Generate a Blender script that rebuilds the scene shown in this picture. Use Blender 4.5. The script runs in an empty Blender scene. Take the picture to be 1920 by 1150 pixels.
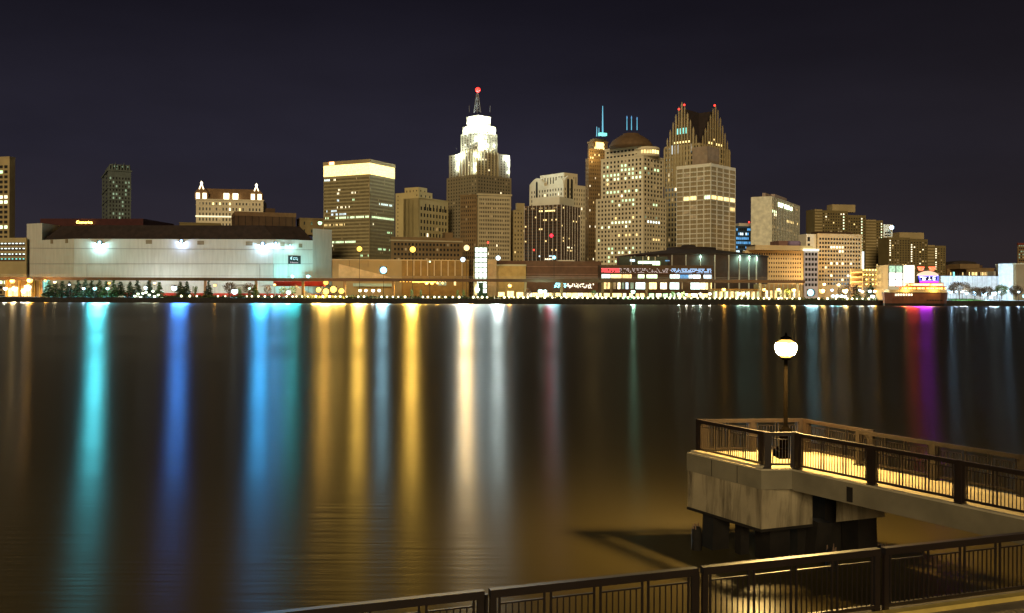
import bpy, math, random
from mathutils import Vector, Matrix
R = math.radians
random.seed(7)
SC = bpy.context.scene
COL = SC.collection

# ------------------------------------------------------------------ camera, world, sun, exposure
F, H, HY, ROLL = 1760.0, 8.0, 549.0, 0.004      # focal length (px of the 1920 px photo), eye height, horizon row, roll
cam_d = bpy.data.cameras.new('camera'); cam = bpy.data.objects.new('camera', cam_d); COL.objects.link(cam)
cam.matrix_world = Matrix.Translation((0, 0, H)) @ Matrix.Rotation(R(90), 4, 'X') @ Matrix.Rotation(ROLL, 4, 'Z')
cam_d.sensor_width = 36.0; cam_d.lens = 36.0 * F / 1920.0
cam_d.shift_y = -(575 - HY) / 1920.0
cam_d.clip_start = 0.5; cam_d.clip_end = 20000
SC.camera = cam
SC.view_settings.view_transform = 'Standard'; SC.view_settings.look = 'None'
SC.view_settings.exposure = 0.0; SC.view_settings.gamma = 1.0; SC.view_settings.use_curve_mapping = False
SC.render.resolution_x, SC.render.resolution_y = 1024, 613
SC.cycles.use_denoising = True
SC.cycles.max_bounces = 6; SC.cycles.diffuse_bounces = 2; SC.cycles.glossy_bounces = 3
SC.cycles.caustics_reflective = False; SC.cycles.caustics_refractive = False
SC.cycles.sample_clamp_indirect = 4.0; SC.cycles.sample_clamp_direct = 0.0

world = bpy.data.worlds.new('World'); SC.world = world; world.use_nodes = True
nt = world.node_tree; nt.nodes.clear()
N = nt.nodes.new; L = nt.links.new
out = N('ShaderNodeOutputWorld')
sky = N('ShaderNodeTexSky'); sky.sky_type = 'NISHITA'; sky.sun_disc = False
sky.sun_elevation = R(-4); sky.sun_rotation = R(190); sky.air_density = 1.0
bg1 = N('ShaderNodeBackground'); bg1.inputs[1].default_value = 0.05
L(sky.outputs[0], bg1.inputs[0])
tc = N('ShaderNodeTexCoord'); sep = N('ShaderNodeSeparateXYZ'); L(tc.outputs['Generated'], sep.inputs[0])
el = N('ShaderNodeValToRGB')                       # night sky: city glow low down, darker overhead
e = el.color_ramp.elements
e[0].position = 0.0; e[0].color = (0.0260, 0.0212, 0.0270, 1)
e[1].position = 1.0; e[1].color = (0.0020, 0.0019, 0.0030, 1)
m = el.color_ramp.elements.new(0.14); m.color = (0.0195, 0.0178, 0.0290, 1)
m = el.color_ramp.elements.new(0.30); m.color = (0.0070, 0.0062, 0.0112, 1)
L(sep.outputs['Z'], el.inputs[0])
az = N('ShaderNodeMapRange'); az.inputs['From Min'].default_value = 0.05; az.inputs['From Max'].default_value = 0.55
L(sep.outputs['X'], az.inputs['Value'])
br = N('ShaderNodeMix'); br.data_type = 'RGBA'; br.blend_type = 'MULTIPLY'
cn = N('ShaderNodeTexNoise'); cn.inputs['Scale'].default_value = 3.2; cn.inputs['Detail'].default_value = 5       # thin cloud lit from below
cm = N('ShaderNodeMapping'); cm.inputs['Scale'].default_value = (1, 1, 3.5); L(tc.outputs['Generated'], cm.inputs[0]); L(cm.outputs[0], cn.inputs['Vector'])
cr = N('ShaderNodeMapRange'); cr.inputs['From Min'].default_value = 0.3; cr.inputs['From Max'].default_value = 0.7; cr.inputs['To Min'].default_value = 0.84; cr.inputs['To Max'].default_value = 1.16
L(cn.outputs['Fac'], cr.inputs['Value'])
cv = N('ShaderNodeVectorMath'); cv.operation = 'SCALE'; L(el.outputs[0], cv.inputs[0]); L(cr.outputs[0], cv.inputs['Scale'])
L(az.outputs[0], br.inputs['Factor']); L(cv.outputs[0], br.inputs['A']); br.inputs['B'].default_value = (0.80, 0.74, 0.60, 1)
bg2 = N('ShaderNodeBackground'); bg2.inputs[1].default_value = 1.0; L(br.outputs['Result'], bg2.inputs[0])
add = N('ShaderNodeAddShader'); L(bg1.outputs[0], add.inputs[0]); L(bg2.outputs[0], add.inputs[1]); L(add.outputs[0], out.inputs[0])

# one soft, warm, low "sun": the glow of the lit city on this bank, from behind the camera
sd = bpy.data.lights.new('city_glow', 'SUN'); sd.energy = 1.95; sd.angle = R(20); sd.color = (1.0, 0.80, 0.48)
so = bpy.data.objects.new('city_glow', sd); COL.objects.link(so)
so.rotation_euler = Vector((0.16, 0.88, -0.28)).to_track_quat('-Z', 'Y').to_euler()

# ------------------------------------------------------------------ helpers
def P(px, py, Y):
    """point at depth Y seen at photo pixel (px, py)"""
    qx = px + ROLL * (py - HY); qy = py - ROLL * (px - 960)
    return Vector(((qx - 960) * Y / F, Y, H + (HY - qy) * Y / F))
def ZP(py, Y, px=960): return P(px, py, Y).z
def XP(px, Y): return (px - 960) * Y / F
LAND = 3.4
KF, KW, KS = 15.0, 3.2, 4.0        # strength of the bank's lamps; of the skyscraper's floodlights

MATS = {}
def mat(name, col, rough=0.85, var=0.18, scale=0.25, metal=0.0, bump=0.0, spec=0.3, stretch=(1, 1, 1)):
    if name in MATS: return MATS[name]
    m = bpy.data.materials.new(name); m.use_nodes = True; t = m.node_tree
    b = t.nodes['Principled BSDF']
    b.inputs['Roughness'].default_value = rough; b.inputs['Metallic'].default_value = metal
    b.inputs['Specular IOR Level'].default_value = spec
    tc = t.nodes.new('ShaderNodeTexCoord'); mp = t.nodes.new('ShaderNodeMapping'); mp.inputs['Scale'].default_value = stretch
    n = t.nodes.new('ShaderNodeTexNoise'); n.inputs['Scale'].default_value = scale; n.inputs['Detail'].default_value = 5
    t.links.new(tc.outputs['Object'], mp.inputs[0]); t.links.new(mp.outputs[0], n.inputs['Vector'])
    r = t.nodes.new('ShaderNodeValToRGB')
    lo = [max(0, c * (1 - var)) for c in col]; hi = [min(1, c * (1 + var)) for c in col]
    r.color_ramp.elements[0].position = 0.3; r.color_ramp.elements[1].position = 0.7
    r.color_ramp.elements[0].color = (*lo, 1); r.color_ramp.elements[1].color = (*hi, 1)
    t.links.new(n.outputs['Fac'], r.inputs[0]); t.links.new(r.outputs[0], b.inputs['Base Color'])
    if bump:
        bp = t.nodes.new('ShaderNodeBump'); bp.inputs['Strength'].default_value = bump; bp.inputs['Distance'].default_value = 0.02
        n2 = t.nodes.new('ShaderNodeTexNoise'); n2.inputs['Scale'].default_value = 30; n2.inputs['Detail'].default_value = 6
        t.links.new(tc.outputs['Object'], n2.inputs['Vector'])
        t.links.new(n2.outputs['Fac'], bp.inputs['Height']); t.links.new(bp.outputs[0], b.inputs['Normal'])
    MATS[name] = m
    return m
def glow(name, col, strength, var=0.0, sample=False):
    """something that gives off light: a lit window, a lamp glass, a neon tube; also floodlit stone and masts made to glow"""
    if name in MATS: return MATS[name]
    m = bpy.data.materials.new(name); m.use_nodes = True; t = m.node_tree
    b = t.nodes['Principled BSDF']; b.inputs['Base Color'].default_value = (0.1, 0.1, 0.1, 1); b.inputs['Roughness'].default_value = 0.5
    b.inputs['Emission Color'].default_value = (*col, 1); b.inputs['Emission Strength'].default_value = strength
    if var:                                              # blinds, furniture and people break up a lit pane
        tc = t.nodes.new('ShaderNodeTexCoord'); n = t.nodes.new('ShaderNodeTexNoise'); n.inputs['Scale'].default_value = 0.6
        oi = t.nodes.new('ShaderNodeObjectInfo'); ad = t.nodes.new('ShaderNodeVectorMath')
        t.links.new(tc.outputs['Object'], ad.inputs[0]); t.links.new(oi.outputs['Location'], ad.inputs[1])
        t.links.new(ad.outputs[0], n.inputs['Vector'])
        mr = t.nodes.new('ShaderNodeMapRange'); mr.inputs['From Min'].default_value = 0.3; mr.inputs['From Max'].default_value = 0.7
        mr.inputs['To Min'].default_value = strength * (1 - var); mr.inputs['To Max'].default_value = strength * (1 + var)
        t.links.new(n.outputs['Fac'], mr.inputs['Value']); t.links.new(mr.outputs[0], b.inputs['Emission Strength'])
    m.cycles.emission_sampling = 'FRONT_BACK' if sample else 'NONE'
    MATS[name] = m
    return m

def lamp_glass(col, s=2.6): return glow('lamp_glass_%d_%d_%d' % tuple(int(99*c) for c in col), col, s)
class MB:
    """collects boxes, tubes, prisms; build() links them as ONE mesh object"""
    def __init__(s): s.v = []; s.f = []; s.mi = []; s.cur = 0; s.smooth = []
    def add(s, vs, fs, sm=False):
        o = len(s.v); s.v += [tuple(v) for v in vs]
        for f in fs: s.f.append([o + i for i in f]); s.mi.append(s.cur); s.smooth.append(sm)
    def quad(s, a, b, c, d): s.add([a, b, c, d], [(0, 1, 2, 3)])
    def box(s, x0, x1, y0, y1, z0, z1):
        s.add([(x0,y0,z0),(x1,y0,z0),(x1,y1,z0),(x0,y1,z0),(x0,y0,z1),(x1,y0,z1),(x1,y1,z1),(x0,y1,z1)],
              [(0,3,2,1),(4,5,6,7),(0,1,5,4),(1,2,6,5),(2,3,7,6),(3,0,4,7)])
    def prism(s, pts, z0, z1, top=None, caps=True):
        n = len(pts); tp = top or pts
        s.add([(p[0],p[1],z0) for p in pts] + [(p[0],p[1],z1) for p in tp],
              [(i,(i+1)%n,n+(i+1)%n,n+i) for i in range(n)] + ([tuple(range(n,2*n)), tuple(range(n-1,-1,-1))] if caps else []))
    def beam(s, a, b, w, h, up=(0,0,1)):
        """box beam from a to b, w wide (horizontal), h high, centred on the line"""
        a, b = Vector(a), Vector(b); d = (b - a).normalized(); up = Vector(up)
        if abs(d.dot(up)) > 0.99: up = Vector((1,0,0))
        r = d.cross(up).normalized(); u = r.cross(d).normalized()
        c = [(-w/2,-h/2),(w/2,-h/2),(w/2,h/2),(-w/2,h/2)]
        s.add([p + r*x + u*y for p in (a,b) for x,y in c], [(0,1,2,3),(7,6,5,4),(0,4,5,1),(1,5,6,2),(2,6,7,3),(3,7,4,0)])
    def tube(s, a, b, r0, r1=None, n=8, caps=True):
        r1 = r0 if r1 is None else r1
        a, b = Vector(a), Vector(b); d = (b - a).normalized()
        up = Vector((0,0,1)) if abs(d.z) < 0.99 else Vector((1,0,0))
        x = d.cross(up).normalized(); y = x.cross(d)
        ring = [(math.cos(2*math.pi*i/n), math.sin(2*math.pi*i/n)) for i in range(n)]
        s.add([a + (x*c + y*q)*r0 for c,q in ring] + [b + (x*c + y*q)*r1 for c,q in ring],
              [(i,(i+1)%n,n+(i+1)%n,n+i) for i in range(n)], sm=n > 6)
        if caps: s.add([a + (x*c + y*q)*r0 for c,q in ring] + [b + (x*c + y*q)*r1 for c,q in ring], [tuple(range(n-1,-1,-1)), tuple(range(n,2*n))])
    def lathe(s, c, prof, n=16):
        """prof: (radius, z) pairs round the vertical through c"""
        vs = []; fs = []; m = len(prof)
        for r, z in prof:
            for i in range(n): vs.append((c[0]+r*math.cos(2*math.pi*i/n), c[1]+r*math.sin(2*math.pi*i/n), c[2]+z))
        for k in range(m-1):
            for i in range(n): fs.append((k*n+i, k*n+(i+1)%n, (k+1)*n+(i+1)%n, (k+1)*n+i))
        fs.append(tuple(range(n-1,-1,-1))); fs.append(tuple((m-1)*n+i for i in range(n)))
        s.add(vs, fs, sm=True)
    def ball(s, c, r, n=10, k=6, sz=1.0):
        s.lathe(c, [(max(r*math.sin(math.pi*i/k), r*0.02), -r*sz*math.cos(math.pi*i/k)) for i in range(k+1)], n)
    def build(s, name, m, parent=None, world=False, kind=None, ref=None):
        me = bpy.data.meshes.new(name)
        vs = s.v
        if parent is not None and world:
            iv = (ref or parent).matrix_basis.inverted(); vs = [tuple(iv @ Vector(v)) for v in vs]
        me.from_pydata(vs, [], s.f)
        ms = m if isinstance(m, (list, tuple)) else [m]
        for x in ms: me.materials.append(x)
        me.polygons.foreach_set('material_index', s.mi)
        me.polygons.foreach_set('use_smooth', s.smooth)
        me.update()
        o = bpy.data.objects.new(name, me); COL.objects.link(o)
        if parent is not None: o.parent = parent
        if kind: o['kind'] = kind
        return o

def tag(o, label, cat, group=None, kind=None):
    o['label'] = label; o['category'] = cat
    if group: o['group'] = group
    if kind: o['kind'] = kind
    return o
def thing(name, label, cat, loc, rz=0.0, group=None):
    o = bpy.data.objects.new(name, None); COL.objects.link(o)
    o.matrix_basis = Matrix.Translation(loc) @ Matrix.Rotation(rz, 4, 'Z')
    o.empty_display_size = 0.3
    return tag(o, label, cat, group)
def lamp_light(parent, loc, col, power, radius=0.5, kind='POINT', aim=None, size=160, blend=0.6, name='lamp_light'):
    d = bpy.data.lights.new(name, kind); d.energy = power; d.color = col; d.shadow_soft_size = radius
    if kind == 'SPOT': d.spot_size = R(size); d.spot_blend = blend
    o = bpy.data.objects.new(name, d); COL.objects.link(o)
    o.parent = parent; o.matrix_parent_inverse = parent.matrix_basis.inverted()
    mw = Matrix.Translation(loc)
    if aim is not None: mw = mw @ Vector(aim).to_track_quat('-Z', 'Y').to_matrix().to_4x4()
    o.matrix_basis = mw
    return o
def struct(o, kind='structure'): o['kind'] = kind; return o

# window materials
GLASS = mat('dark_glass', (0.030, 0.028, 0.024), rough=0.25, var=0.4, scale=0.15, spec=0.5)
GLASSB = mat('bronze_glass', (0.065, 0.045, 0.022), rough=0.3, var=0.35, scale=0.1, spec=0.5)
WIN = {
 'w': glow('window_warm_white', (1.0, 0.86, 0.55), 2.3, 0.5), 'y': glow('window_yellow', (1.0, 0.70, 0.26), 1.6, 0.5),
 'g': glow('window_green_white', (0.60, 1.0, 0.52), 1.7, 0.5), 'c': glow('window_cool_white', (0.72, 0.92, 1.0), 1.7, 0.5),
 'G': glow('window_bright_green_white', (0.74, 1.0, 0.56), 2.3, 0.3), 'Y': glow('window_bright_yellow', (1.0, 0.76, 0.28), 2.5, 0.3),
 'C': glow('window_bright_white', (0.8, 1.0, 0.94), 2.4, 0.3), 'd': glow('window_dim_amber', (1.0, 0.62, 0.22), 0.28, 0.6),
 'e': glow('window_dim_green', (0.6, 0.9, 0.55), 0.30, 0.6), 'b': glow('window_blue', (0.12, 0.5, 1.0), 0.7, 0.5),
 't': glow('window_teal', (0.25, 1.0, 0.85), 1.3, 0.4), 'r': glow('window_red', (1.0, 0.2, 0.1), 0.9, 0.4), '.': GLASS, ',': GLASSB}
UNIT = {}
def unit_pane(key):
    if key not in UNIT:
        me = bpy.data.meshes.new('window_pane_' + WIN[key].name)
        me.from_pydata([(-.5,0,-.5),(.5,0,-.5),(.5,0,.5),(-.5,0,.5)], [], [(0,1,2,3)]); me.materials.append(WIN[key]); UNIT[key] = me
    return UNIT[key]

class Bld:
    """a building seen corner on: local x runs along its right-hand face, local y along its left-hand face, from the near corner"""
    def __init__(s, name, label, cx, Y, theta, wall, cat='building', group=None, base=LAND):
        s.Y = Y; s.cx = cx; s.base = base; s.X = XP(cx, Y); s.th = R(theta)
        s.B = (math.sin(s.th), math.cos(s.th)); s.A = (-math.cos(s.th), math.sin(s.th))
        s.root = thing(name, label, cat, (s.X, Y, base), R(90 - theta), group)
        s.wall = MB(); s.wm = wall; s.panes = []; s.done = set()
    def z(s, py): return ZP(py, s.Y, s.cx) - s.base
    def sol(s, face, px, pc):
        o, d = (s.A, s.B) if face == 'R' else (s.B, s.A)
        ox, oy = s.X + pc*o[0], s.Y + pc*o[1]; p = px - 960
        return (p*oy - ox*F) / (F*d[0] - p*d[1])
    def pt(s, face, q, z, pc, off=0.0):
        return (q, pc - off, z) if face == 'R' else (pc - off, q, z)
    def facade(s, face, q0, q1, z0, z1, pc, nc, nr, fw=0.55, fh=0.55, dep=0.35, lit=(), rnd=(), dark='.', skip=None, mx=0.5, mz=0.3):
        """wall with nc x nr real openings; lit: (row, from, to, key, chance) in rows from the top and shares of the width as seen"""
        pt = s.pt; w = s.wall
        cw = (q1 - q0) / nc; ch = (z1 - z0) / nr
        for c in range(nc):
            a0 = q0 + c*cw; a1 = a0 + cw; b0 = a0 + cw*(1-fw)/2; b1 = a1 - cw*(1-fw)/2
            w.quad(pt(face,a0,z0,pc), pt(face,b0,z0,pc), pt(face,b0,z1,pc), pt(face,a0,z1,pc))
            w.quad(pt(face,b1,z0,pc), pt(face,a1,z0,pc), pt(face,a1,z1,pc), pt(face,b1,z1,pc))
            zb = z0
            for r in range(nr-1, -1, -1):
                zc0 = z1 - (r+1)*ch; h0 = zc0 + ch*(1-fh)/2; h1 = zc0 + ch*(1+fh)/2
                if skip and skip(r, c): continue
                w.quad(pt(face,b0,zb,pc), pt(face,b1,zb,pc), pt(face,b1,h0,pc), pt(face,b0,h0,pc)); zb = h1
                for (x, y, u, v) in ((b0,h0,b1,h0),(b1,h0,b1,h1),(b1,h1,b0,h1),(b0,h1,b0,h0)):
                    w.quad(pt(face,x,y,pc), pt(face,u,v,pc), pt(face,u,v,pc,-dep), pt(face,x,y,pc,-dep))
                key = dark
                fr = (c + .5)/nc if face == 'R' else 1 - (c + .5)/nc
                for k, pr in rnd:
                    if random.random() < pr: key = k
                for (lr, f0, f1, k, pr) in lit:
                    if lr == r and f0 <= fr <= f1 and random.random() < pr: key = k
                s.panes.append((face, (b0+b1)/2, (h0+h1)/2, pc + dep, b1-b0, h1-h0, key))
            w.quad(pt(face,b0,zb,pc), pt(face,b1,zb,pc), pt(face,b1,z1,pc), pt(face,b0,z1,pc))
    def vol(s, lpx, rpx, top, bot=None, pcx=0.0, pcy=0.0, gl=None, gr=None, depth=None):
        """one block of the building between two pixel columns; gl/gr: window grids of its left and right faces; returns its local box"""
        z1 = s.z(top); z0 = s.z(bot) if bot is not None else 0.0
        x1 = s.sol('R', rpx, pcy); y1 = depth + pcy if depth else s.sol('L', lpx, pcx)
        w = s.wall
        for face, g, a0, a1, pc in (('R', gr, pcx, x1, pcy), ('L', gl, pcy, y1, pcx)):
            if g:
                g = dict(g); zt = s.z(g.pop('zt')) if 'zt' in g else z1 - 1.2; zb = s.z(g.pop('zb')) if 'zb' in g else z0
                e0 = g.pop('m0', 0.03); e1 = g.pop('m1', 0.03); q0 = a0 + (a1-a0)*e0; q1 = a1 - (a1-a0)*e1
                s.facade(face, q0, q1, zb, zt, pc, **g)
                pt = s.pt
                for (u0,u1,v0,v1) in ((a0,q0,z0,z1),(q1,a1,z0,z1),(q0,q1,zt,z1),(q0,q1,z0,zb)):
                    if u1-u0 > 1e-4 and v1-v0 > 1e-4: w.quad(pt(face,u0,v0,pc), pt(face,u1,v0,pc), pt(face,u1,v1,pc), pt(face,u0,v1,pc))
            else:
                pt = s.pt
                w.quad(pt(face,a0,z0,pc), pt(face,a1,z0,pc), pt(face,a1,z1,pc), pt(face,a0,z1,pc))
        w.quad((x1,pcy,z0),(x1,y1,z0),(x1,y1,z1),(x1,pcy,z1)); w.quad((pcx,y1,z0),(x1,y1,z0),(x1,y1,z1),(pcx,y1,z1))
        w.quad((pcx,pcy,z1),(x1,pcy,z1),(x1,y1,z1),(pcx,y1,z1))
        return pcx, x1, pcy, y1, z0, z1
    def cornice(s, box, h=0.8, proud=0.5, z=None, m=None, name='cornice'):
        x0,x1,y0,y1,z0,z1 = box; z = z1 if z is None else z
        b = MB(); p = proud
        b.box(x0-p, x1+p, y0-p, y0+0.3, z-h, z+0.25); b.box(x0-p, x0+0.3, y0+0.305, y1+p, z-h, z+0.25)
        return b.build(name, m or s.wm, s.root)
    def local(s, px, py, pc_off=0.0):
        p = P(px, py, s.Y + pc_off); return s.root.matrix_basis.inverted() @ p
    def finish(s, limit=100):
        s.wall.build('wall', s.wm, s.root)
        order = sorted(s.panes, key=lambda p: (p[6] in '.,', -p[4]*p[5]*1e-3 - p[2]))
        rest = MB(); keys = []
        for i, (face, q, z, pc, w, h, key) in enumerate(order):
            if i < limit:
                o = bpy.data.objects.new('window', unit_pane(key)); COL.objects.link(o); o.parent = s.root
                o.location = (q, pc, z) if face == 'R' else (pc, q, z)
                o.rotation_euler = (0, 0, 0 if face == 'R' else R(90)); o.scale = (w, 1, h)
            else:
                if key not in keys: keys.append(key)
                rest.cur = keys.index(key); pt = s.pt
                rest.quad(*[pt(face, q+dx*w/2, z+dz*h/2, pc) for dx, dz in ((-1,-1),(1,-1),(1,1),(-1,1))])
        if keys: rest.build('window_grid', [WIN[k] for k in keys], s.root, kind='stuff')
        return s

# ------------------------------------------------------------------ the river, the two banks
def water_material():
    m = bpy.data.materials.new('river_water'); m.use_nodes = True; t = m.node_tree; t.nodes.clear()
    n = t.nodes.new; l = t.links.new
    o = n('ShaderNodeOutputMaterial'); mix = n('ShaderNodeMixShader')
    df = n('ShaderNodeBsdfDiffuse'); df.inputs[0].default_value = (0.072, 0.056, 0.022, 1)      # silt in the river
    gl = n('ShaderNodeBsdfAnisotropic'); gl.distribution = 'BECKMANN'
    gl.inputs['Color'].default_value = (0.28, 0.28, 0.28, 1); gl.inputs['Anisotropy'].default_value = WATER_ANISO
    tg = n('ShaderNodeCombineXYZ'); tg.inputs[0].default_value = 1.0; tg.inputs[1].default_value = WAVE_TURN; l(tg.outputs[0], gl.inputs['Tangent'])
    fr = n('ShaderNodeFresnel'); fr.inputs[0].default_value = 1.33
    # long low waves with their crests along the river: bands of rougher and smoother water
    tc = n('ShaderNodeTexCoord'); mp = n('ShaderNodeMapping'); mp.inputs['Scale'].default_value = (0.0011, 0.013, 1); mp.inputs['Location'].default_value = (13.37, 7.71, 0.43); mp.inputs['Rotation'].default_value = (0, 0, 0.01)
    ns = n('ShaderNodeTexNoise'); ns.inputs['Scale'].default_value = 1.0; ns.inputs['Detail'].default_value = 9; ns.inputs['Roughness'].default_value = 0.72
    l(tc.outputs['Object'], mp.inputs[0]); l(mp.outputs[0], ns.inputs['Vector'])
    mr = n('ShaderNodeMapRange'); mr.inputs['From Min'].default_value = 0.3; mr.inputs['From Max'].default_value = 0.7
    mr.inputs['To Min'].default_value = WATER_ROUGH * 0.80; mr.inputs['To Max'].default_value = WATER_ROUGH * 1.22
    l(ns.outputs['Fac'], mr.inputs['Value']); l(mr.outputs[0], gl.inputs['Roughness'])
    mp2 = n('ShaderNodeMapping'); mp2.inputs['Scale'].default_value = (0.22, 3.1, 1); mp2.inputs['Location'].default_value = (3.3, 5.7, 0.41)
    n2 = n('ShaderNodeTexNoise'); n2.inputs['Scale'].default_value = 1.0; n2.inputs['Detail'].default_value = 4
    l(tc.outputs['Object'], mp2.inputs[0]); l(mp2.outputs[0], n2.inputs['Vector'])
    bp = n('ShaderNodeBump'); bp.inputs['Strength'].default_value = 0.27; bp.inputs['Distance'].default_value = 0.05
    l(n2.outputs['Fac'], bp.inputs['Height']); l(bp.outputs[0], gl.inputs['Normal'])
    g2 = n('ShaderNodeBsdfAnisotropic'); g2.distribution = 'GGX'; mg = n('ShaderNodeMixShader'); mg.inputs[0].default_value = 0.5      # small chop on top of the long waves
    g2.inputs['Color'].default_value = gl.inputs['Color'].default_value; g2.inputs['Anisotropy'].default_value = WATER_ANISO * 0.8
    l(tg.outputs[0], g2.inputs['Tangent']); l(mr.outputs[0], g2.inputs['Roughness']); l(bp.outputs[0], g2.inputs['Normal'])
    l(gl.outputs[0], mg.inputs[1]); l(g2.outputs[0], mg.inputs[2])
    l(fr.outputs[0], mix.inputs[0]); l(df.outputs[0], mix.inputs[1]); l(mg.outputs[0], mix.inputs[2]); l(mix.outputs[0], o.inputs[0])
    return m
WAVE_TURN = 0.13
WATER_ROUGH, WATER_ANISO = 0.330, 0.60
SHORE = 655.0
b = MB(); b.quad((-1900,-60,0),(1900,-60,0),(1900,SHORE+4,0),(-1900,SHORE+4,0))
struct(b.build('river', water_material()))
b = MB(); b.quad((-1900,SHORE+2,LAND),(1900,SHORE+2,LAND),(1900,2200,LAND),(-1900,2200,LAND))
struct(b.build('ground', mat('city_ground', (0.09, 0.08, 0.065), var=0.4, scale=0.05)))
b = MB()
b.box(-1900, 1900, SHORE, SHORE+1.99, -2, LAND+0.15)
sw = struct(b.build('shore_wall', mat('dark_steel_piling', (0.022, 0.019, 0.016), var=0.4, scale=0.4)))
# long bed of shrubs on the wall
GREEN = mat('shrub_leaf', (0.035, 0.055, 0.018), var=0.5, scale=0.5)
b = MB(); rng = random.Random(3)
x = XP(300, 660)
while x < XP(1645, 660):
    hgt = rng.uniform(0.9, 2.3)
    for k in range(9):
        c = Vector((x + rng.uniform(-1.2,1.2), SHORE + 3.4 + rng.uniform(-0.9,0.9), LAND + rng.uniform(0.1, hgt)))
        a = Vector((rng.uniform(-1,1), rng.uniform(-1,1), rng.uniform(-1,1))).normalized()*rng.uniform(.3,.6); d = a.orthogonal().normalized()*rng.uniform(.25,.5)
        b.quad(c-a-d, c+a-d, c+a+d, c-a+d)
    x += 0.75
tag(b.build('shrubbery', GREEN), 'long dark bed of low shrubs on top of the far shore wall', 'shrubs', kind='stuff')

# promenade on the near bank
DK = 2.9                                            # level of the promenade and of the pier deck
RO = Vector((-0.33, 12.83, 0)); RD = Vector((0.9435, 0.3314, 0)).normalized(); RN = Vector((RD.y, -RD.x, 0))     # rail line; RN points to the camera
def rp(k, off=0.0, z=0.0): return RO + RD*(3.315*k) + RN*off + Vector((0,0,DK+z))
PAVE = mat('promenade_paving', (0.20, 0.165, 0.11), var=0.25, scale=1.5, bump=0.3)
a, c = rp(-20, -0.30), rp(20, -0.30); a2, c2 = rp(-20, 30), rp(20, 30)
b = MB(); b.prism([(a.x,a.y),(a2.x,a2.y),(c2.x,c2.y),(c.x,c.y)], -1.5, DK-0.004)
struct(b.build('promenade', PAVE))
b = MB()
for i in range(-40, 40):                            # paving courses: shallow joints across the walk
    for j in range(12):
        p0 = rp(i*0.25, 0.34 + j*0.62, -0.002); p1 = rp(i*0.25 + 0.243, 0.34 + j*0.62, -0.002); q1 = p1 + RN*0.60; q0 = p0 + RN*0.60
        b.quad(p0, q0, q1, p1)
struct(b.build('paving', mat('paver', (0.22, 0.175, 0.11), var=0.3, scale=2.0, bump=0.3)))
b = MB(); b.beam(rp(-20, 0.17, 0.02), rp(20, 0.17, 0.02), 0.16, 0.10)
struct(b.build('kerb', mat('yellow_kerb', (0.55, 0.40, 0.10), var=0.15, scale=4)))

# ------------------------------------------------------------------ railings
RAILM = mat('brown_rail_paint', (0.014, 0.008, 0.0055), rough=0.46, var=0.2, scale=3, spec=0.5)
def rail_panel(root, A, B, h=1.05, bays=4, first=False):
    """one welded panel between A and B (foot points): frame, baluster infill; every stroke of it steel"""
    A = Vector(A); B = Vector(B); d = (B - A); Ln = d.length; d.normalize()
    up = Vector((0,0,1)); nrm = d.cross(up)
    fr = MB()
    fr.beam(A + up*(h-0.055), B + up*(h-0.055), 0.11, 0.11)
    fr.beam(A + up*0.11 + d*0.09, B + up*0.11 - d*0.09, 0.05, 0.06)
    for q in (0.045, Ln-0.045): fr.beam(A + d*q + up*0.02, A + d*q + up*(h-0.112), 0.06, 0.09, up=d)
    f = fr.build('panel_frame', RAILM, root, world=True)
    inf = MB()
    w = (Ln - 0.18) / bays
    for i in range(bays):
        s0 = 0.09 + i*w + 0.05; s1 = 0.09 + (i+1)*w - 0.05
        for q in (s0, s1): inf.beam(A + d*q + up*0.142, A + d*q + up*(h-0.112), 0.03, 0.028, up=d)
        inf.beam(A + d*(s0+0.015) + up*(h-0.21), A + d*(s1-0.015) + up*(h-0.21), 0.028, 0.022)
        nb = max(2, int(round((s1 - s0)/0.098)))
        for j in range(1, nb):
            q = s0 + (s1-s0)*j/nb
            inf.beam(A + d*q + up*0.142, A + d*q + up*(h-0.222), 0.016, 0.016, up=d)
    inf.build('baluster_grating', RAILM, f, world=True, ref=root)
def rail_post(root, p, d, h=1.06, w=0.14):
    p = Vector(p); d = Vector(d).normalized(); m = MB()
    m.beam(p - Vector((0,0,0.10)), p + Vector((0,0,h)), w*0.75, w, up=d)
    po = m.build('post', RAILM, root, world=True)
    m = MB(); m.beam(p + Vector((0,0,0.0)), p + Vector((0,0,0.03)), w*1.5, w*1.6, up=d); m.build('foot_plate', RAILM, po, world=True, ref=root)
def railing(label, pts, panel=2.5, h=1.05, ends=(True, True), gap=0.05, posts=True, bays=3, name='railing'):
    pts = [Vector(p) for p in pts]
    root = thing(name, label, 'railing', pts[0], 0.0, None)
    for s in range(len(pts)-1):
        A, B = pts[s], pts[s+1]; d = (B-A); n = max(1, round(d.length/panel)); st = d/n
        for i in range(n):
            a, c = A + st*i, A + st*(i+1); u = st.normalized()
            rail_panel(root, a + u*gap, c - u*gap, h, bays)
            if posts and (i or s or ends[0]): rail_post(root, a, u)
        if posts and s == len(pts)-2 and ends[1]: rail_post(root, B, st)
    return root
near = thing('railing', 'brown steel railing along the promenade in the foreground, with wide flat handrail', 'railing', rp(0), 0.0)
for k in range(-3, 4):
    u = RD*0.045
    rail_panel(near, rp(k) + u, rp(k+1) - u, 1.04, 4)
    rail_post(near, rp(k) + RN*(-0.09), RD, 0.95, 0.08)

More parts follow.
